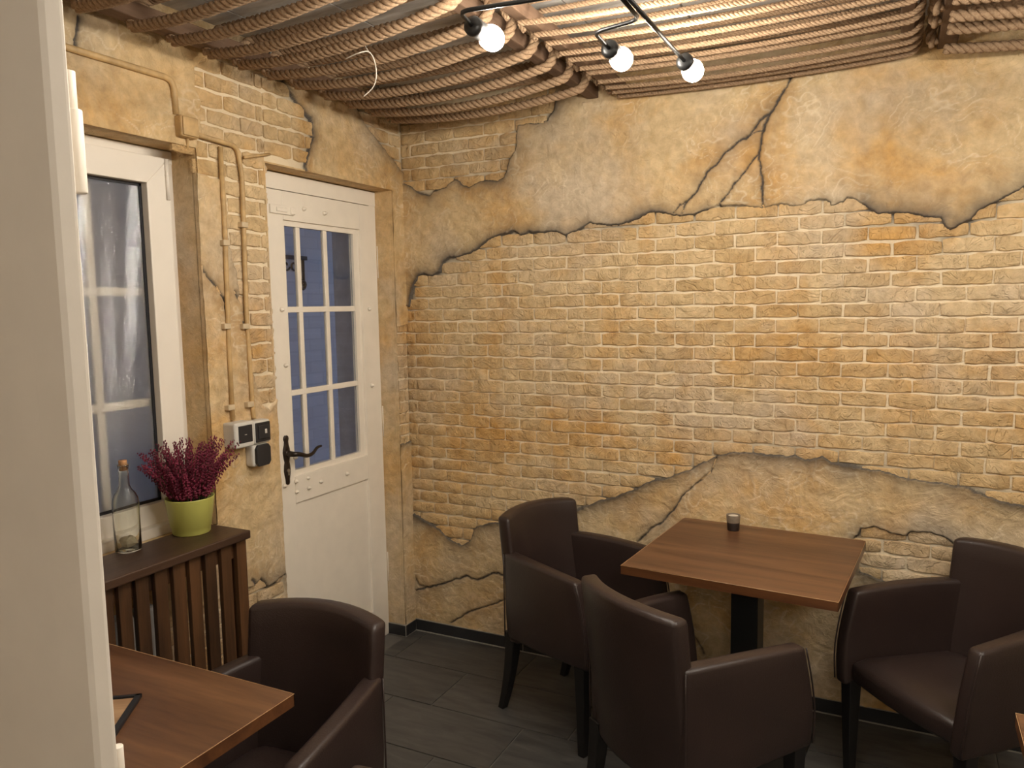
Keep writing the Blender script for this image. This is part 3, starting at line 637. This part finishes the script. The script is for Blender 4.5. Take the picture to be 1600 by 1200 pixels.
# yard behind the glass
yard = struct(MB().box((-1.55, -3.2, -.3), (-1.35, 3.6, 2.75)).build('wall_yard', 'yard_brick', smooth=False))
struct(MB().box((-1.55, -3.2, -.3), (T, 3.6, -.12)).build('floor_yard', 'yard_ground', smooth=False))
struct(MB().box((-1.60, -3.2, 2.62), (-.85, 3.6, 2.72)).build('added_shade_eave', 'stained_top', smooth=False))  # unseen eave, added to shade the top of the yard wall
ib = thing('iron_bracket', 'black wrought iron scroll bracket on the yard wall, seen through the door glass', 'bracket', (-1.35, .70, 1.95))
MB().box((0, -.26, -.005), (.02, .13, .02)).build('bar', 'iron', ib, smooth=False)
for k in range(4):
    c = Vector((.01, -.21+.075*k, -.045)); pts = [c+Vector((0, math.cos(t)*r_, math.sin(t)*r_)) for t, r_ in [(q*.5, .010+.0022*q) for q in range(13)]]
    MB().tube(pts, .006, 6).build('scroll', 'iron', ib)
MB().tube([(.01, .10, 0), (.01, .10, -.17)], .008, 6).tube(spline([(.01, .03, -.01), (.01, .07, -.07), (.01, .05, -.12), (.01, .09, -.16)], 5), .006, 6).tube([Vector((.01, .085+.028*math.cos(t), -.165+.028*math.sin(t))) for t in np.linspace(0, 2*PI, 14)[:-1]], .009, 6, closed=True).build('drop', 'iron', ib)

# ------------------------------------------------------------------ battens under the ceiling
bt_lab = ['rough brown batten along the window wall, wound with thick rope', 'rough brown batten left of the lamp, right end of the thick left ropes', 'slim brown batten holding the left ends of the thin ropes', 'slim brown batten holding the right ends of the thin ropes', 'rough brown batten at the right, where the thick right ropes begin']
BAT = [(.055, .115), (.952, .998), (1.078, 1.118), (2.122, 2.162), (2.235, 2.295)]
for (x0, x1), lb in zip(BAT, bt_lab):
    o = MB().box((x0, -2.30, 2.480), (x1, .0, 2.528)).build('ceiling_batten', 'batten', smooth=False, bevel=.004); tag(o, lb, 'batten', 'battens under the ceiling')
    for y_ in (-.35, -1.0, -1.6, -2.2): MB().tube([((x0+x1)/2, y_+.06, 2.53), ((x0+x1)/2, y_+.06, CEIL+.005)], .006, 6).build('hanger_screw', 'steel', o)
def rope_mesh(path, rad, pitch, name='rope', closed=False, n=6, step=None):
    """three twisted strands along a path"""
    P = [Vector(p) for p in path]
    L = [0.]
    for a, b_ in zip(P[:-1], P[1:]): L.append(L[-1]+(b_-a).length)
    step = step or pitch/11; N = int(L[-1]/step); out = []; j = 0
    for i in range(N+1):
        s_ = L[-1]*i/N
        while j < len(P)-2 and L[j+1] < s_: j += 1
        t = (s_-L[j])/max(1e-9, L[j+1]-L[j]); out.append((P[j].lerp(P[j+1], t), (P[j+1]-P[j]).normalized(), s_))
    mb = MB(); side = Vector((0, 1, 0))
    for k in range(3):
        pts = []
        for c, t, s_ in out:
            b_ = side-t*side.dot(t); b_.normalize(); u_ = t.cross(b_); a = 2*PI*(s_/pitch+k/3)
            pts.append(c+(b_*math.cos(a)+u_*math.sin(a))*rad*.52)
        mb.tube(pts, rad*.56, n)
    return mb
def loop_path(xa, xb, za, zb, yl, yr, sag, r_, yshift, sagtop=.0):
    """one turn of rope about two battens: lower run, right bend, upper run, left bend"""
    P = []; M_ = 24
    for i in range(M_+1):
        t = i/M_; P.append((xa+(xb-xa)*t, yl+(yr-yl)*t, za-sag*4*t*(1-t)))
    for i in range(1, 8):
        a = -PI/2+PI*i/8; P.append((xb+r_*math.cos(a), yr+yshift*.5*i/8, (za+zb)/2+(zb-za)/2*math.sin(a)))
    for i in range(M_+1):
        t = 1-i/M_; P.append((xa+(xb-xa)*t, (yl+yshift)+(yr-yl)*t-0*yshift, zb-sagtop*4*t*(1-t)))
    for i in range(1, 7):
        a = PI/2+PI*i/8; P.append((xa+r_*math.cos(a), yl+yshift*(1-i/8), (za+zb)/2+(zb-za)/2*math.sin(a)))
    return P
ordn = ['nearest to', 'second from', 'third from', 'fourth from', 'fifth from', 'sixth from', 'seventh from', 'eighth from', 'ninth from', 'tenth from', 'eleventh from', 'twelfth from']
thick = [(-.075, -.085), (-.235, -.25), (-.38, -.41), (-.53, -.57), (-.68, -.73), (-.845, -.90), (-.985, -1.05), (-1.12, -1.22), (-1.25, -1.36), (-1.39, -1.50), (-1.53, -1.65), (-1.70, -1.81)][1:]
for i, (yl, yr) in enumerate(thick):
    P = loop_path(.115, .985, 2.452, 2.556, yl, yr, .030+.008*random.random(), .044, .078, .012)
    o = rope_mesh(P, .0165, .072).build('rope', 'rope', fix=False); tag(o, 'thick brown hemp rope strung between window wall and lamp batten, %s the brick wall' % ordn[i], 'rope', 'thick ropes at the left of the ceiling')
yy = [-.055, -.125, -.20, -.285, -.41, -.475, -.585, -.66, -.775, -.865, -.98]
for i, y_ in enumerate(yy):
    P = loop_path(1.098, 2.142, 2.462, 2.547, y_, y_, .012+.010*random.random(), .040, -.045, .006)
    o = rope_mesh(P, .0088, .038, n=5, step=.0042).build('rope', 'rope', fix=False); tag(o, 'thin pale hemp rope stretched over the square table, %s the brick wall' % ordn[i], 'rope', 'thin ropes in the middle of the ceiling')
for i, (ya, yb) in enumerate([(-.10, -.055), (-.31, -.32), (-.43, -.42), (-.58, -.57), (-.74, -.73)]):
    P = loop_path(2.255, 3.29, 2.452, 2.552, ya, yb, .028, .045, -.05, .01)
    o = rope_mesh(P, .0170, .072).build('rope', 'rope', fix=False); tag(o, 'thick hemp rope at the top right corner, %s the brick wall' % ordn[i], 'rope', 'thick ropes at the right of the ceiling')
o = MB().box((3.245, -2.30, 2.475), (3.305, .0, 2.535)).build('ceiling_batten', 'batten', smooth=False, bevel=.004); tag(o, 'rough brown batten beyond the right edge of the picture', 'batten', 'battens under the ceiling')
st = MB().tube(spline([onz((540, 92), 2.40), onz((560, 83), 2.405), onz((576, 81), 2.41), onz((585, 95), 2.385), onz((588, 118), 2.345), onz((583, 136), 2.315), onz((568, 151), 2.29)], 6), .0018, 6).tube(spline([onz((576, 81), 2.41), onz((571, 72), 2.43), onz((572, 66), 2.445)], 4), .0014, 6)
tag(st.build('loose_string', 'string_white'), 'thin white string dangling from the thick ropes', 'string')

# ------------------------------------------------------------------ lamps
def make_lamp(name, label, hub, stem=True):
    L = thing(name, label, 'lamp', hub)
    hz = 0.
    arms = [[(0, .13, 0), (0, .676, 0)], [(-.012, .13, 0), (-.016, .312, 0), (-.140, .341, 0), (-.147, .474, 0)], [(-.02, .10, 0), (-.191, .086, 0), (-.362, .066, 0), (-.378, .157, 0)]]
    arms = arms+[[(-x_, -y_*.62, z_) for x_, y_, z_ in a] for a in arms]
    MB().lathe([(0, .012), (.028, .010), (.030, -.010), (0, -.012)], 20).box((-.02, -.14, -.006), (.02, .14, .006)).build('hub', 'black_metal', L, bevel=.001)
    MB().tube([(0, 0, .005), (0, 0, CEIL-hub[2]-.02)], .006, 10).lathe([(0, CEIL-hub[2]), (.055, CEIL-hub[2]), (.055, CEIL-hub[2]-.022), (0, CEIL-hub[2]-.025)], 24).build('stem', 'black_metal', L)
    for a in arms:
        pts = [Vector(p_) for p_ in a]; path = [pts[0]]
        for i in range(1, len(pts)-1):                     # rounded elbows
            d0 = (pts[i-1]-pts[i]).normalized(); d1 = (pts[i+1]-pts[i]).normalized()
            path += [pts[i]+d0*.022, pts[i]+d0*.007+d1*.007, pts[i]+d1*.022]
        path.append(pts[-1]); MB().tube(path, .0052, 10).build('arm', 'black_metal', L)
        sgn = 1. if a[0][1] > 0 else -1.
        M_ = Matrix.Translation(pts[-1]) @ Matrix.Rotation(-PI/2*sgn, 4, 'X')
        so = MB().lathe([(0, -.006), (.012, -.006), (.022, -.002), (.0235, .003), (.0235, .014), (.0215, .016), (.0215, .054), (.0195, .056), (0, .055)], 24, M_).build('socket', 'black_metal', L)
        MB().lathe([(.0135, .050), (.015, .056), (.022, .068), (.0285, .083), (.0305, .097), (.0290, .111), (.0235, .122), (.014, .1285), (0, .1305)], 28, M_).build('bulb', 'bulb_glow', so)
    return L
make_lamp('ceiling_lamp', 'black branched ceiling lamp with bare bulbs over the square table', (1.591, -1.630, 2.285))
make_lamp('ceiling_lamp', 'black branched ceiling lamp over the right hand table, out of the picture', (3.02, -1.72, 2.285))
make_lamp('ceiling_lamp', 'black branched ceiling lamp added behind the viewer as fill light, out of the picture', (2.60, -4.75, 2.285))  # unseen lamp, added to light the near door frame and fill the room

# ------------------------------------------------------------------ tables
def make_table(label, cx_, cy_, sx_, sy_, rz, col=(0, 0), bs_=.20, zt=.735):
    t = thing('cafe_table', label, 'table', (cx_, cy_, 0), rz, 'walnut cafe tables')
    a, b_ = sx_/2, sy_/2
    MB().box((-a+.0015, -b_+.0015, zt-.030), (a-.0015, b_-.0015, zt)).build('tabletop', 'walnut', t, smooth=False, bevel=.0015)
    e = MB().box((-a, -b_, zt-.0305), (a, -b_+.0016, zt-.0015)).box((-a, b_-.0016, zt-.0305), (a, b_, zt-.0015)).box((-a, -b_, zt-.0305), (-a+.0016, b_, zt-.0015)).box((a-.0016, -b_, zt-.0305), (a, b_, zt-.0015))
    e.build('edge_band', 'walnut_edge', t, smooth=False)
    r_ = .0011
    MB().tube([(-a, -b_, zt-.0012), (a, -b_, zt-.0012), (a, b_, zt-.0012), (-a, b_, zt-.0012)], r_, 6, closed=True).build('arris', 'arris', t)
    MB().box((col[0]-.047, col[1]-.047, .012), (col[0]+.047, col[1]+.047, zt-.034)).build('column', 'black_metal', t, smooth=False, bevel=.003)
    MB().box((-bs_, -bs_, 0), (bs_, bs_, .012)).build('base_plate', 'black_metal', t, smooth=False, bevel=.003)
    MB().box((-.15, -.15, zt-.036), (.15, .15, zt-.030)).build('top_plate', 'black_metal', t, smooth=False)
    return t
c4s = [onz(q, .735) for q in ((1063, 807.5), (1346, 844), (1320, 942.5), (976, 884))]
ctr = sum(c4s, Vector())/4; rz = math.atan2((c4s[1]-c4s[0]+c4s[2]-c4s[3]).y, (c4s[1]-c4s[0]+c4s[2]-c4s[3]).x)
make_table('square walnut table on black column at the brick wall, candle on it', ctr.x, ctr.y, .692, .675, rz, (.0, 0))
make_table('walnut table at the lower left, wooden board lying on it', .575, -2.146, .665, .605, 0., bs_=.15)
make_table('walnut table cut off by the lower right corner of the picture', 2.385+.35, -1.262-.35, .70, .70, math.radians(-.6))

# ------------------------------------------------------------------ chairs
def panel(outer, inner, zb, zt, nz=7, lean=lambda x, y, z: (x, y)):
    """upholstered panel: outer and inner plan lines, bottoms zb and tops zt at each station"""
    n = len(outer); rows_ = []
    for k in range(nz):
        t = k/(nz-1); rows_.append([(*lean(*outer[i], zb[i]+(zt[i]-zb[i])*t), zb[i]+(zt[i]-zb[i])*t) for i in range(n)]+[(*lean(*inner[i], zb[i]+(zt[i]-zb[i])*t), zb[i]+(zt[i]-zb[i])*t) for i in range(n-1, -1, -1)])
    mb = MB(); mb.grid(rows_, closed=True); N = 2*n; top = (nz-1)*N
    for i in range(n-1):
        mb.f.append((i, N-1-i, N-2-i, i+1)); mb.f.append((top+i, top+i+1, top+N-2-i, top+N-1-i))
    return mb
def make_chair(label):
    t = thing('tub_chair', label, 'chair', (0, 0, 0), 0, 'brown leather tub chairs')
    # backrest: bowed panel leaning back
    n = 13; ou = []; inn = []; zb = []; zt = []
    for i in range(n):
        s_ = -1+2*i/(n-1); bow = .052*(1-s_*s_)
        ou.append((-.188-bow, .213*s_)); inn.append((-.130-bow*1.05, .205*s_)); zb.append(.300+.0*abs(s_)); zt.append(.800+.012*(1-s_*s_))
    lean = lambda x_, y_, z_: (x_-max(0, z_-.36)*.115, y_*(1+.035*max(0, z_-.5)))
    # thinner towards the top
    bk = panel(ou, inn, zb, zt, 9, lambda x_, y_, z_: (lean(x_, y_, z_)[0]-(.012*max(0, (z_-.5)/.3) if x_ > -.19 and False else 0), lean(x_, y_, z_)[1]))
    bk.build('backrest', 'leather', t, bevel=.016, seg=3)
    for s_ in (1, -1):
        N = 8; o_ = []; i_ = []; zb = []; zt = []
        for k in range(N):
            u = k/(N-1); xx = -.205+.405*u; yy_ = .216+.049*u+.010*math.sin(PI*u)
            o_.append((xx, s_*yy_)); i_.append((xx, s_*(yy_-.056+.006*u))); zb.append(.315+.02*u); zt.append(.662-.010*u+.006*math.sin(PI*u))
        # front edge sweeps forward towards the seat
        def ln(x_, y_, z_):
            f = max(0, (x_-.0)/.2); g_ = max(0., min(1., (.66-z_)/.28)); return (x_+f*.050*math.sin(g_*PI/2), y_*(1-.05*max(0, (.45-z_)/.15)))
        arm = panel(o_, i_, zb, zt, 8, ln).build('arm', 'leather', t, bevel=.014, seg=3)
        # piping along the front edge of the arm, and the seam where arm meets back
        pp = [(*ln(.200, s_*(.262), z_), z_) for z_ in np.linspace(.345, .645, 9)]
        MB().tube([(x_+.001, y_+s_*.0005, z_) for x_, y_, z_ in pp], .0028, 6).build('piping', 'leather', arm)
        sm = [(-.203, s_*.2165, z_) for z_ in np.linspace(.325, .655, 5)]
        MB().tube(sm, .0025, 6).build('seam', 'leather', arm)
    # seat cushion with bowed front
    st_ = MB(); nx_, ny_ = 9, 9; top_ = []; bot_ = []
    for i in range(nx_):
        u = i/(nx_-1); rt = []; rb = []
        for k in range(ny_):
            v = -1+2*k/(ny_-1); hw = .160+.052*u; xx = -.17+.395*u+(.018*(1-v*v) if i == nx_-1 else .018*(1-v*v)*u)
            z_ = .425+.020*(1-v**4)*(1-(2*u-1)**4)-(.010 if i in (0, nx_-1) else 0)
            rt.append((xx, hw*v, z_)); rb.append((xx-(.006 if i == nx_-1 else 0), hw*v, .345))
        top_.append(rt); bot_.append(rb)
    st_.grid(top_); o0 = len(st_.v); st_.grid([r_[::-1] for r_ in bot_])
    def ti(i, k): return i*ny_+k
    def bi(i, k): return o0+i*ny_+(ny_-1-k)
    for i in range(nx_-1):
        st_.f.append((ti(i, 0), ti(i+1, 0), bi(i+1, 0), bi(i, 0))); st_.f.append((ti(i, ny_-1), bi(i, ny_-1), bi(i+1, ny_-1), ti(i+1, ny_-1)))
    for k in range(ny_-1):
        st_.f.append((ti(0, k), bi(0, k), bi(0, k+1), ti(0, k+1))); st_.f.append((ti(nx_-1, k), ti(nx_-1, k+1), bi(nx_-1, k+1), bi(nx_-1, k)))
    st_.build('seat', 'leather', t, bevel=.018, seg=3)
    for s_ in (1, -1):
        lg = MB(); rr = [[(.205+dx*a_+f_, s_*.228+dy*a_, z_) for dx, dy in ((-1, -1), (1, -1), (1, 1), (-1, 1))] for z_, a_, f_ in ((0, .014, -.002), (.18, .019, .0), (.35, .0235, .0))]
        lg.grid(rr, closed=True); lg.f += [(3, 2, 1, 0), (8, 9, 10, 11)]; lg.build('leg', 'leg_black', t, smooth=False, bevel=.003)
        rr = []
        for k in range(8):
            z_ = .34*k/7; a_ = .0145+.010*k/7; cx_ = -.190-.062*(1-k/7)**1.8; cy_ = s_*(.183+.006*(1-k/7)); rr.append([(cx_+dx*a_, cy_+dy*a_, z_) for dx, dy in ((-1, -1), (1, -1), (1, 1), (-1, 1))])
        lg = MB(); lg.grid(rr, closed=True); lg.f += [(3, 2, 1, 0), (28, 29, 30, 31)]; lg.build('leg', 'leg_black', t, smooth=False, bevel=.003)
    return t
proto = make_chair('')
places = [(1.049, -.400, -18.6, 'brown leather tub chair with its back to the door, left of the square table'),
          (1.603, -.931, 56.0, 'brown leather tub chair seen from behind, in front of the square table'),
          (2.341, -.427, 223.3, 'brown leather tub chair right of the square table, seat facing the viewer'),
          (.754, -1.785, -86.1, 'brown leather tub chair at the lower left table, back to the white door'),
          (1.085, -2.290, 180., 'brown leather tub chair of which only a corner shows at the bottom edge')]
for i, (x_, y_, a_, lb) in enumerate(places):
    o = proto if i == 0 else copy_tree(proto)
    o.location = (x_, y_, 0); o.rotation_euler = (0, 0, math.radians(a_)); o['label'] = lb

# ------------------------------------------------------------------ radiator cover with shelf
rc = thing('radiator_cover', 'dark stained wooden radiator cover with slatted front below the window', 'cover', (.11, -1.75, 0))
MB().box((-.105, -.55, .862), (.108, .470, .890)).build('shelf_top', 'stained_top', rc, smooth=False, bevel=.004)
MB().box((.052, -.53, .800), (.070, .455, .850)).build('rail', 'stained', rc, smooth=False, bevel=.002); MB().box((.052, -.53, .12), (.070, .455, .17)).build('rail', 'stained', rc, smooth=False, bevel=.002)
sy = [(-1.819, -1.779), (-1.762, -1.722), (-1.706, -1.664), (-1.642, -1.599), (-1.578, -1.534), (-1.518, -1.476), (-1.457, -1.414), (-1.392, -1.350), (-1.326, -1.284)]
for k in range(6): sy.append((-1.881-.0615*k, -1.839-.0615*k))
for a, b_ in sy: MB().box((.070, a+1.75, .05), (.088, b_+1.75, .862)).build('slat', 'stained', rc, smooth=False, bevel=.002)
MB().box((-.09, .425, 0), (.07, .455, .862)) if False else None
MB().box((.045, .436, 0), (.070, .466, .862)).build('post', 'stained', rc, smooth=False, bevel=.002)
MB().box((.045, -.55, 0), (.070, -.52, .862)).build('post', 'stained', rc, smooth=False, bevel=.002)
rd = thing('radiator', 'pale steel radiator hidden behind the slats under the window', 'radiator', (.06, -1.95, .13))
for k in range(9): MB().box((-.03, -.34+.085*k, 0), (.03, -.34+.085*k+.06, .58)).build('section', 'radiator', rd, smooth=False, bevel=.012)
MB().tube([(0, .36, .05), (0, .50, .05), (0, .50, -.12)], .011, 10).tube([(-.045, .3, .3), (0, .3, .3)], .012, 8).build('pipe', 'radiator', rd)
MB().lathe([(0, 0), (.02, 0), (.02, .06), (.014, .075), (0, .075)], 16, Matrix.Translation((0, .47, .06))).build('valve', 'switch_white', rd)

# ------------------------------------------------------------------ things on the shelf
bz = .8902
bo = thing('glass_bottle', 'clear empty glass bottle with a cork on the dark shelf', 'bottle', (.030, -1.598, bz))
op = [(0, .0), (.034, .0), (.0385, .004), (.0385, .150), (.0365, .165), (.030, .180), (.020, .193), (.0155, .205), (.0142, .255), (.0158, .258), (.0158, .270), (.0142, .271)]
ip = [(.0115, .271), (.0118, .255), (.0130, .205), (.0175, .192), (.0275, .178), (.0340, .163), (.0360, .150), (.0360, .008), (.030, .005), (0, .012)]
MB().lathe(op+ip, 36).build('glass', 'glass_bottle', bo)
MB().lathe([(0, .252), (.0112, .252), (.0122, .281), (.0115, .283), (0, .283)], 18).build('cork', 'cork', bo)
rs = random.Random(4); sv = []
ck = MB().lathe([(0, 0), (.020, .001), (.026, .010), (.022, .022), (.012, .028), (0, .027)], 9, Matrix.Translation((.030, -1.598, bz+.0125)))
ck.v = [(x_+rs.uniform(-.004, .004), y_+rs.uniform(-.004, .004), z_+(rs.uniform(-.003, .004) if z_ > bz+.015 else 0)) for x_, y_, z_ in ck.v]
tag(ck.build('limestone_chunk', 'stone', smooth=False), 'pale rough stone lying inside the corked glass bottle', 'stone')
pt = thing('flower_pot', 'lime green flower pot with dark red heather on the dark shelf', 'plant', (.052, -1.378, bz))
MB().lathe([(0, 0), (.057, 0), (.0595, .003), (.0615, .022), (.0640, .0235), (.077, .118), (.078, .121), (.0745, .121), (.062, .030), (0, .028)], 40).build('pot', 'lime_pot', pt)
MB().lathe([(0, .104), (.0715, .100), (.0715, .09), (0, .09)], 24).build('soil', 'soil', pt)
rs = random.Random(21); fl = []
def spike(h, lean, az, seed, r0):
    rs = random.Random(seed); pts = []; d = Vector((math.cos(az), math.sin(az), 0))
    for k in range(9):
        u = k/8; pts.append(Vector((r0*math.cos(az), r0*math.sin(az), .10))+d*(lean*h*(u**1.3))+Vector((0, 0, h*u*(1-.18*lean*u))))
    return pts
for k in range(78):
    az = 2.39996*k+rs.uniform(-.2, .2); q = math.sqrt((k+.5)/78); ln_ = q*.62+rs.uniform(-.06, .10); h = rs.uniform(.155, .245)*(1.05-.20*q)
    if k in (49, 52): ln_ += .12; h *= 1.0
    pts = spike(h, ln_, az, k, .050*q)
    sp = MB().tube(pts, [.0015-.0010*i/8 for i in range(9)], 5).build('stem', 'heather_stem', pt)
    fm = MB(); m_ = int(54+rs.random()*16)
    for j in range(m_):
        u = .16+.84*(j/m_); i0 = min(7, int(u*8)); p0 = pts[i0].lerp(pts[i0+1], u*8-i0); a = 2.4*j+rs.uniform(-.4, .4); R0 = (.0105*(1-u*.72)+.0015)*rs.uniform(.7, 1.25)
        c = p0+Vector((math.cos(a)*R0, math.sin(a)*R0, rs.uniform(-.002, .003))); r_ = rs.uniform(.0034, .0054)*(1.1-.4*u)
        vs = [c+Vector(d_)*r_ for d_ in ((1, 0, 0), (0, 1, 0), (-1, 0, 0), (0, -1, 0), (0, 0, 1.3), (0, 0, -1.3))]
        fm.add(vs, [(0, 1, 4), (1, 2, 4), (2, 3, 4), (3, 0, 4), (1, 0, 5), (2, 1, 5), (3, 2, 5), (0, 3, 5)])
    fm.build('flower_spike', 'heather_flower', sp, smooth=False, fix=False)

# ------------------------------------------------------------------ conduits and switches on the window wall
def pl(p_, d=.012): q = onx(p_, d); return q
def conduit(label, pts, r_=.010, name='conduit', clips=(), rad=.035):
    P = [Vector(p_) for p_ in pts]; path = [P[0]]
    for i in range(1, len(P)-1):
        d0 = (P[i-1]-P[i]).normalized(); d1 = (P[i+1]-P[i]).normalized()
        for t in np.linspace(0, 1, 6): path.append((P[i]+d0*rad)*(1-t)**2+P[i]*2*t*(1-t)+(P[i]+d1*rad)*t*t)
    path.append(P[-1]); o = MB().tube(path, r_, 10).build(name, 'conduit'); tag(o, label, 'pipe', 'painted conduits on the window wall')
    for c in clips: MB().box((.0, c[0]-.016, c[1]-.010), (.026, c[0]+.014, c[1]+.010)).build('clip', 'clip', o, smooth=False, bevel=.003)
    return o
conduit('ochre painted conduit running above the window down to the junction box', [(.012, -2.40, 2.368), (.012, -1.312, 2.372), (.012, -1.307, 2.262)], .0105)
jb = thing('junction_box', 'tan painted square junction box at the upper corner of the window', 'box', (.004, -1.276, 2.226))
MB().box((0, -.035, -.034), (.034, .035, .034)).build('body', 'conduit', jb, smooth=False, bevel=.006); MB().box((.033, -.031, -.030), (.040, .031, .030)).build('lid', 'conduit', jb, smooth=False, bevel=.003)
conduit('ochre conduit bending from the junction box down to the black rocker switch', [(.012, -1.241, 2.214), (.012, -1.050, 2.205), (.012, -1.034, 2.10), (.012, -1.047, 1.60), (.012, -1.040, 1.262), (.012, -1.036, 1.224)], .0085, clips=[(-1.062, 1.565), (-1.058, 1.279), (-1.042, 1.93)], rad=.03)
conduit('straight ochre conduit nearest the window, ending at the left switch box', [(.012, -1.128, 2.190), (.012, -1.128, 1.9), (.012, -1.138, 1.5), (.012, -1.138, 1.232)], .0085, clips=[(-1.148, 1.568), (-1.150, 1.279), (-1.132, 1.86)])
conduit('short conduit stub pointing towards the door lintel', [(.014, -1.022, 2.172), (.014, -.892, 2.204)], .0055, 'conduit_stub')
conduit('thin cable between the junction box and the window frame', [(.014, -1.268, 2.196), (.006, -1.262, 2.165), (-.06, -1.245, 2.150)], .005, 'cable', rad=.02)
b1 = thing('switch_box', 'white box with square black panel, left of the three switch boxes', 'switch', (.002, -1.134, 1.180))
MB().box((0, -.046, -.046), (.062, .046, .046)).build('body', 'switch_white', b1, smooth=False, bevel=.008, seg=3); MB().box((.060, -.030, -.028), (.065, .034, .034)).build('panel', 'switch_black', b1, smooth=False, bevel=.002); MB().box((.0648, -.004, .000), (.0656, .006, .002)).build('mark', 'switch_white', b1, smooth=False)
b2_ = thing('switch_box', 'white box with black rocker, upper right of the three switch boxes', 'switch', (.002, -1.036, 1.176))
MB().box((0, -.044, -.044), (.050, .044, .044)).build('body', 'switch_white', b2_, smooth=False, bevel=.012, seg=3); MB().box((.048, -.036, -.036), (.054, .036, .036)).build('bezel', 'switch_black', b2_, smooth=False, bevel=.006, seg=3)
MB().box((.052, -.026, -.026), (.058, .026, .026)).build('rocker', 'switch_black', b2_, smooth=False, bevel=.003); MB().box((.0575, .004, -.006), (.0583, .014, .010)).build('mark', 'switch_white', b2_, smooth=False)
b3 = thing('socket_box', 'white box with dark hinged lid, lowest of the three switch boxes', 'socket', (.002, -1.040, 1.090))
MB().box((0, -.043, -.041), (.046, .043, .041)).build('body', 'switch_white', b3, smooth=False, bevel=.012, seg=3)
oc = [(.036, -.026), (.036, .026), (.026, .040), (-.026, .040), (-.036, .026), (-.036, -.026), (-.026, -.040), (.026, -.040)]
MB().add([(x_, y_, z_) for x_ in (.044, .056) for y_, z_ in oc], [tuple(range(8)), tuple(range(15, 7, -1))]+[(i, (i+1) % 8, 8+(i+1) % 8, 8+i) for i in range(8)]).build('lid', 'switch_black', b3, smooth=False, bevel=.003)

# ------------------------------------------------------------------ small things on the tables
cc = onz((1145, 829), .735)
ch = thing('candle_holder', 'small clay candle cup with dark lower half on the square table', 'candle holder', (cc.x, cc.y+.008, .7352))
MB().lathe([(0, 0), (.0215, 0), (.0225, .002), (.0245, .032)], 28).build('glazed_foot', 'clay_dark', ch)
MB().lathe([(.0245, .032), (.0272, .060), (.0265, .062), (.0235, .061), (.0225, .042), (0, .040)], 28).build('cup', 'clay', ch)
tag(MB().lathe([(0, .040), (.0195, .040), (.0195, .056), (.0185, .0575), (0, .0565)], 24, Matrix.Translation((cc.x, cc.y+.008, .7354))).build('tealight', 'wax'), 'white tealight sitting in the clay candle cup', 'candle')
# framed board on the left table
q0 = onz((222, 1085), .741); q1 = onz((172, 1161), .741); d1 = (q1-q0).normalized(); ang = math.atan2(d1.y, d1.x)
d2 = onz((163, 1089), .741)-q0
bd = thing('wooden_board', 'pale wooden board in a black frame lying on the lower left table', 'board', (q0.x, q0.y, .7352), ang)
W_, H_ = .20, .30
MB().box((.012, -H_+.012, .0), (W_-.012, -.012, .005)).build('panel', 'pale_wood', bd, smooth=False)
MB().box((0, -.013, 0), (W_, 0, .009)).build('frame_side', 'slate_frame', bd, smooth=False, bevel=.001); MB().box((0, -H_, 0), (W_, -H_+.013, .009)).build('frame_side', 'slate_frame', bd, smooth=False, bevel=.001)
MB().box((0, -H_, 0), (.009, 0, .009)).build('frame_side', 'slate_frame', bd, smooth=False, bevel=.001); MB().box((W_-.013, -H_, 0), (W_, 0, .009)).build('frame_side', 'slate_frame', bd, smooth=False, bevel=.001)

# ------------------------------------------------------------------ white door frame close to the camera
XE, YF, YB = 1.353, -2.620, -2.5965
pw = struct(MB().box((.0, -2.60, 0), (.80, -2.50, CEIL+.012)).build('wall_doorway', 'room_paint', smooth=False))
tr = struct(MB().box((.30, YF, 0), (XE-.040, YB, 2.58)).build('trim_1', 'cream_frame', smooth=False, bevel=.003))
pf = [(1.295, -2.622), (1.346, -2.622), (1.3525, -2.6185), (1.3605, -2.6085), (1.362, -2.6055), (1.345, -2.599), (1.295, -2.599)]; n_ = len(pf)
MB().add([(x_, y_, z_) for z_ in (0, 2.58) for x_, y_ in pf], [tuple(range(n_)), tuple(range(2*n_-1, n_-1, -1))]+[(i, (i+1) % n_, n_+(i+1) % n_, n_+i) for i in range(n_)]).build('frame_profile', 'cream_frame', tr, smooth=False, bevel=.001)
def hinge(zt, zm, zb):
    h = MB().tube([(XE-.020, YB+.012, zm), (XE-.020, YB+.012, zt)], .0065, 14).build('hinge', 'white_pvc', tr, bevel=.001)
    MB().tube([(XE-.019, YB+.014, zb), (XE-.019, YB+.014, zm)], .0085, 14).build('hinge_cap', 'white_pvc', h, bevel=.002)
v = ray((118, 108)); tt = (YB+.012-CAMP.y)/v.y; z1 = (CAMP+v*tt).z
v = ray((122, 168)); z2 = (CAMP+v*((YB+.012-CAMP.y)/v.y)).z; v = ray((124, 302)); z3 = (CAMP+v*((YB+.012-CAMP.y)/v.y)).z
hinge(z1, z2, z3)
v = ray((176, 1163)); z4 = (CAMP+v*((YB+.012-CAMP.y)/v.y)).z
hinge(z4, z4-.045, z4-.14)
print('objects', len(bpy.data.objects))
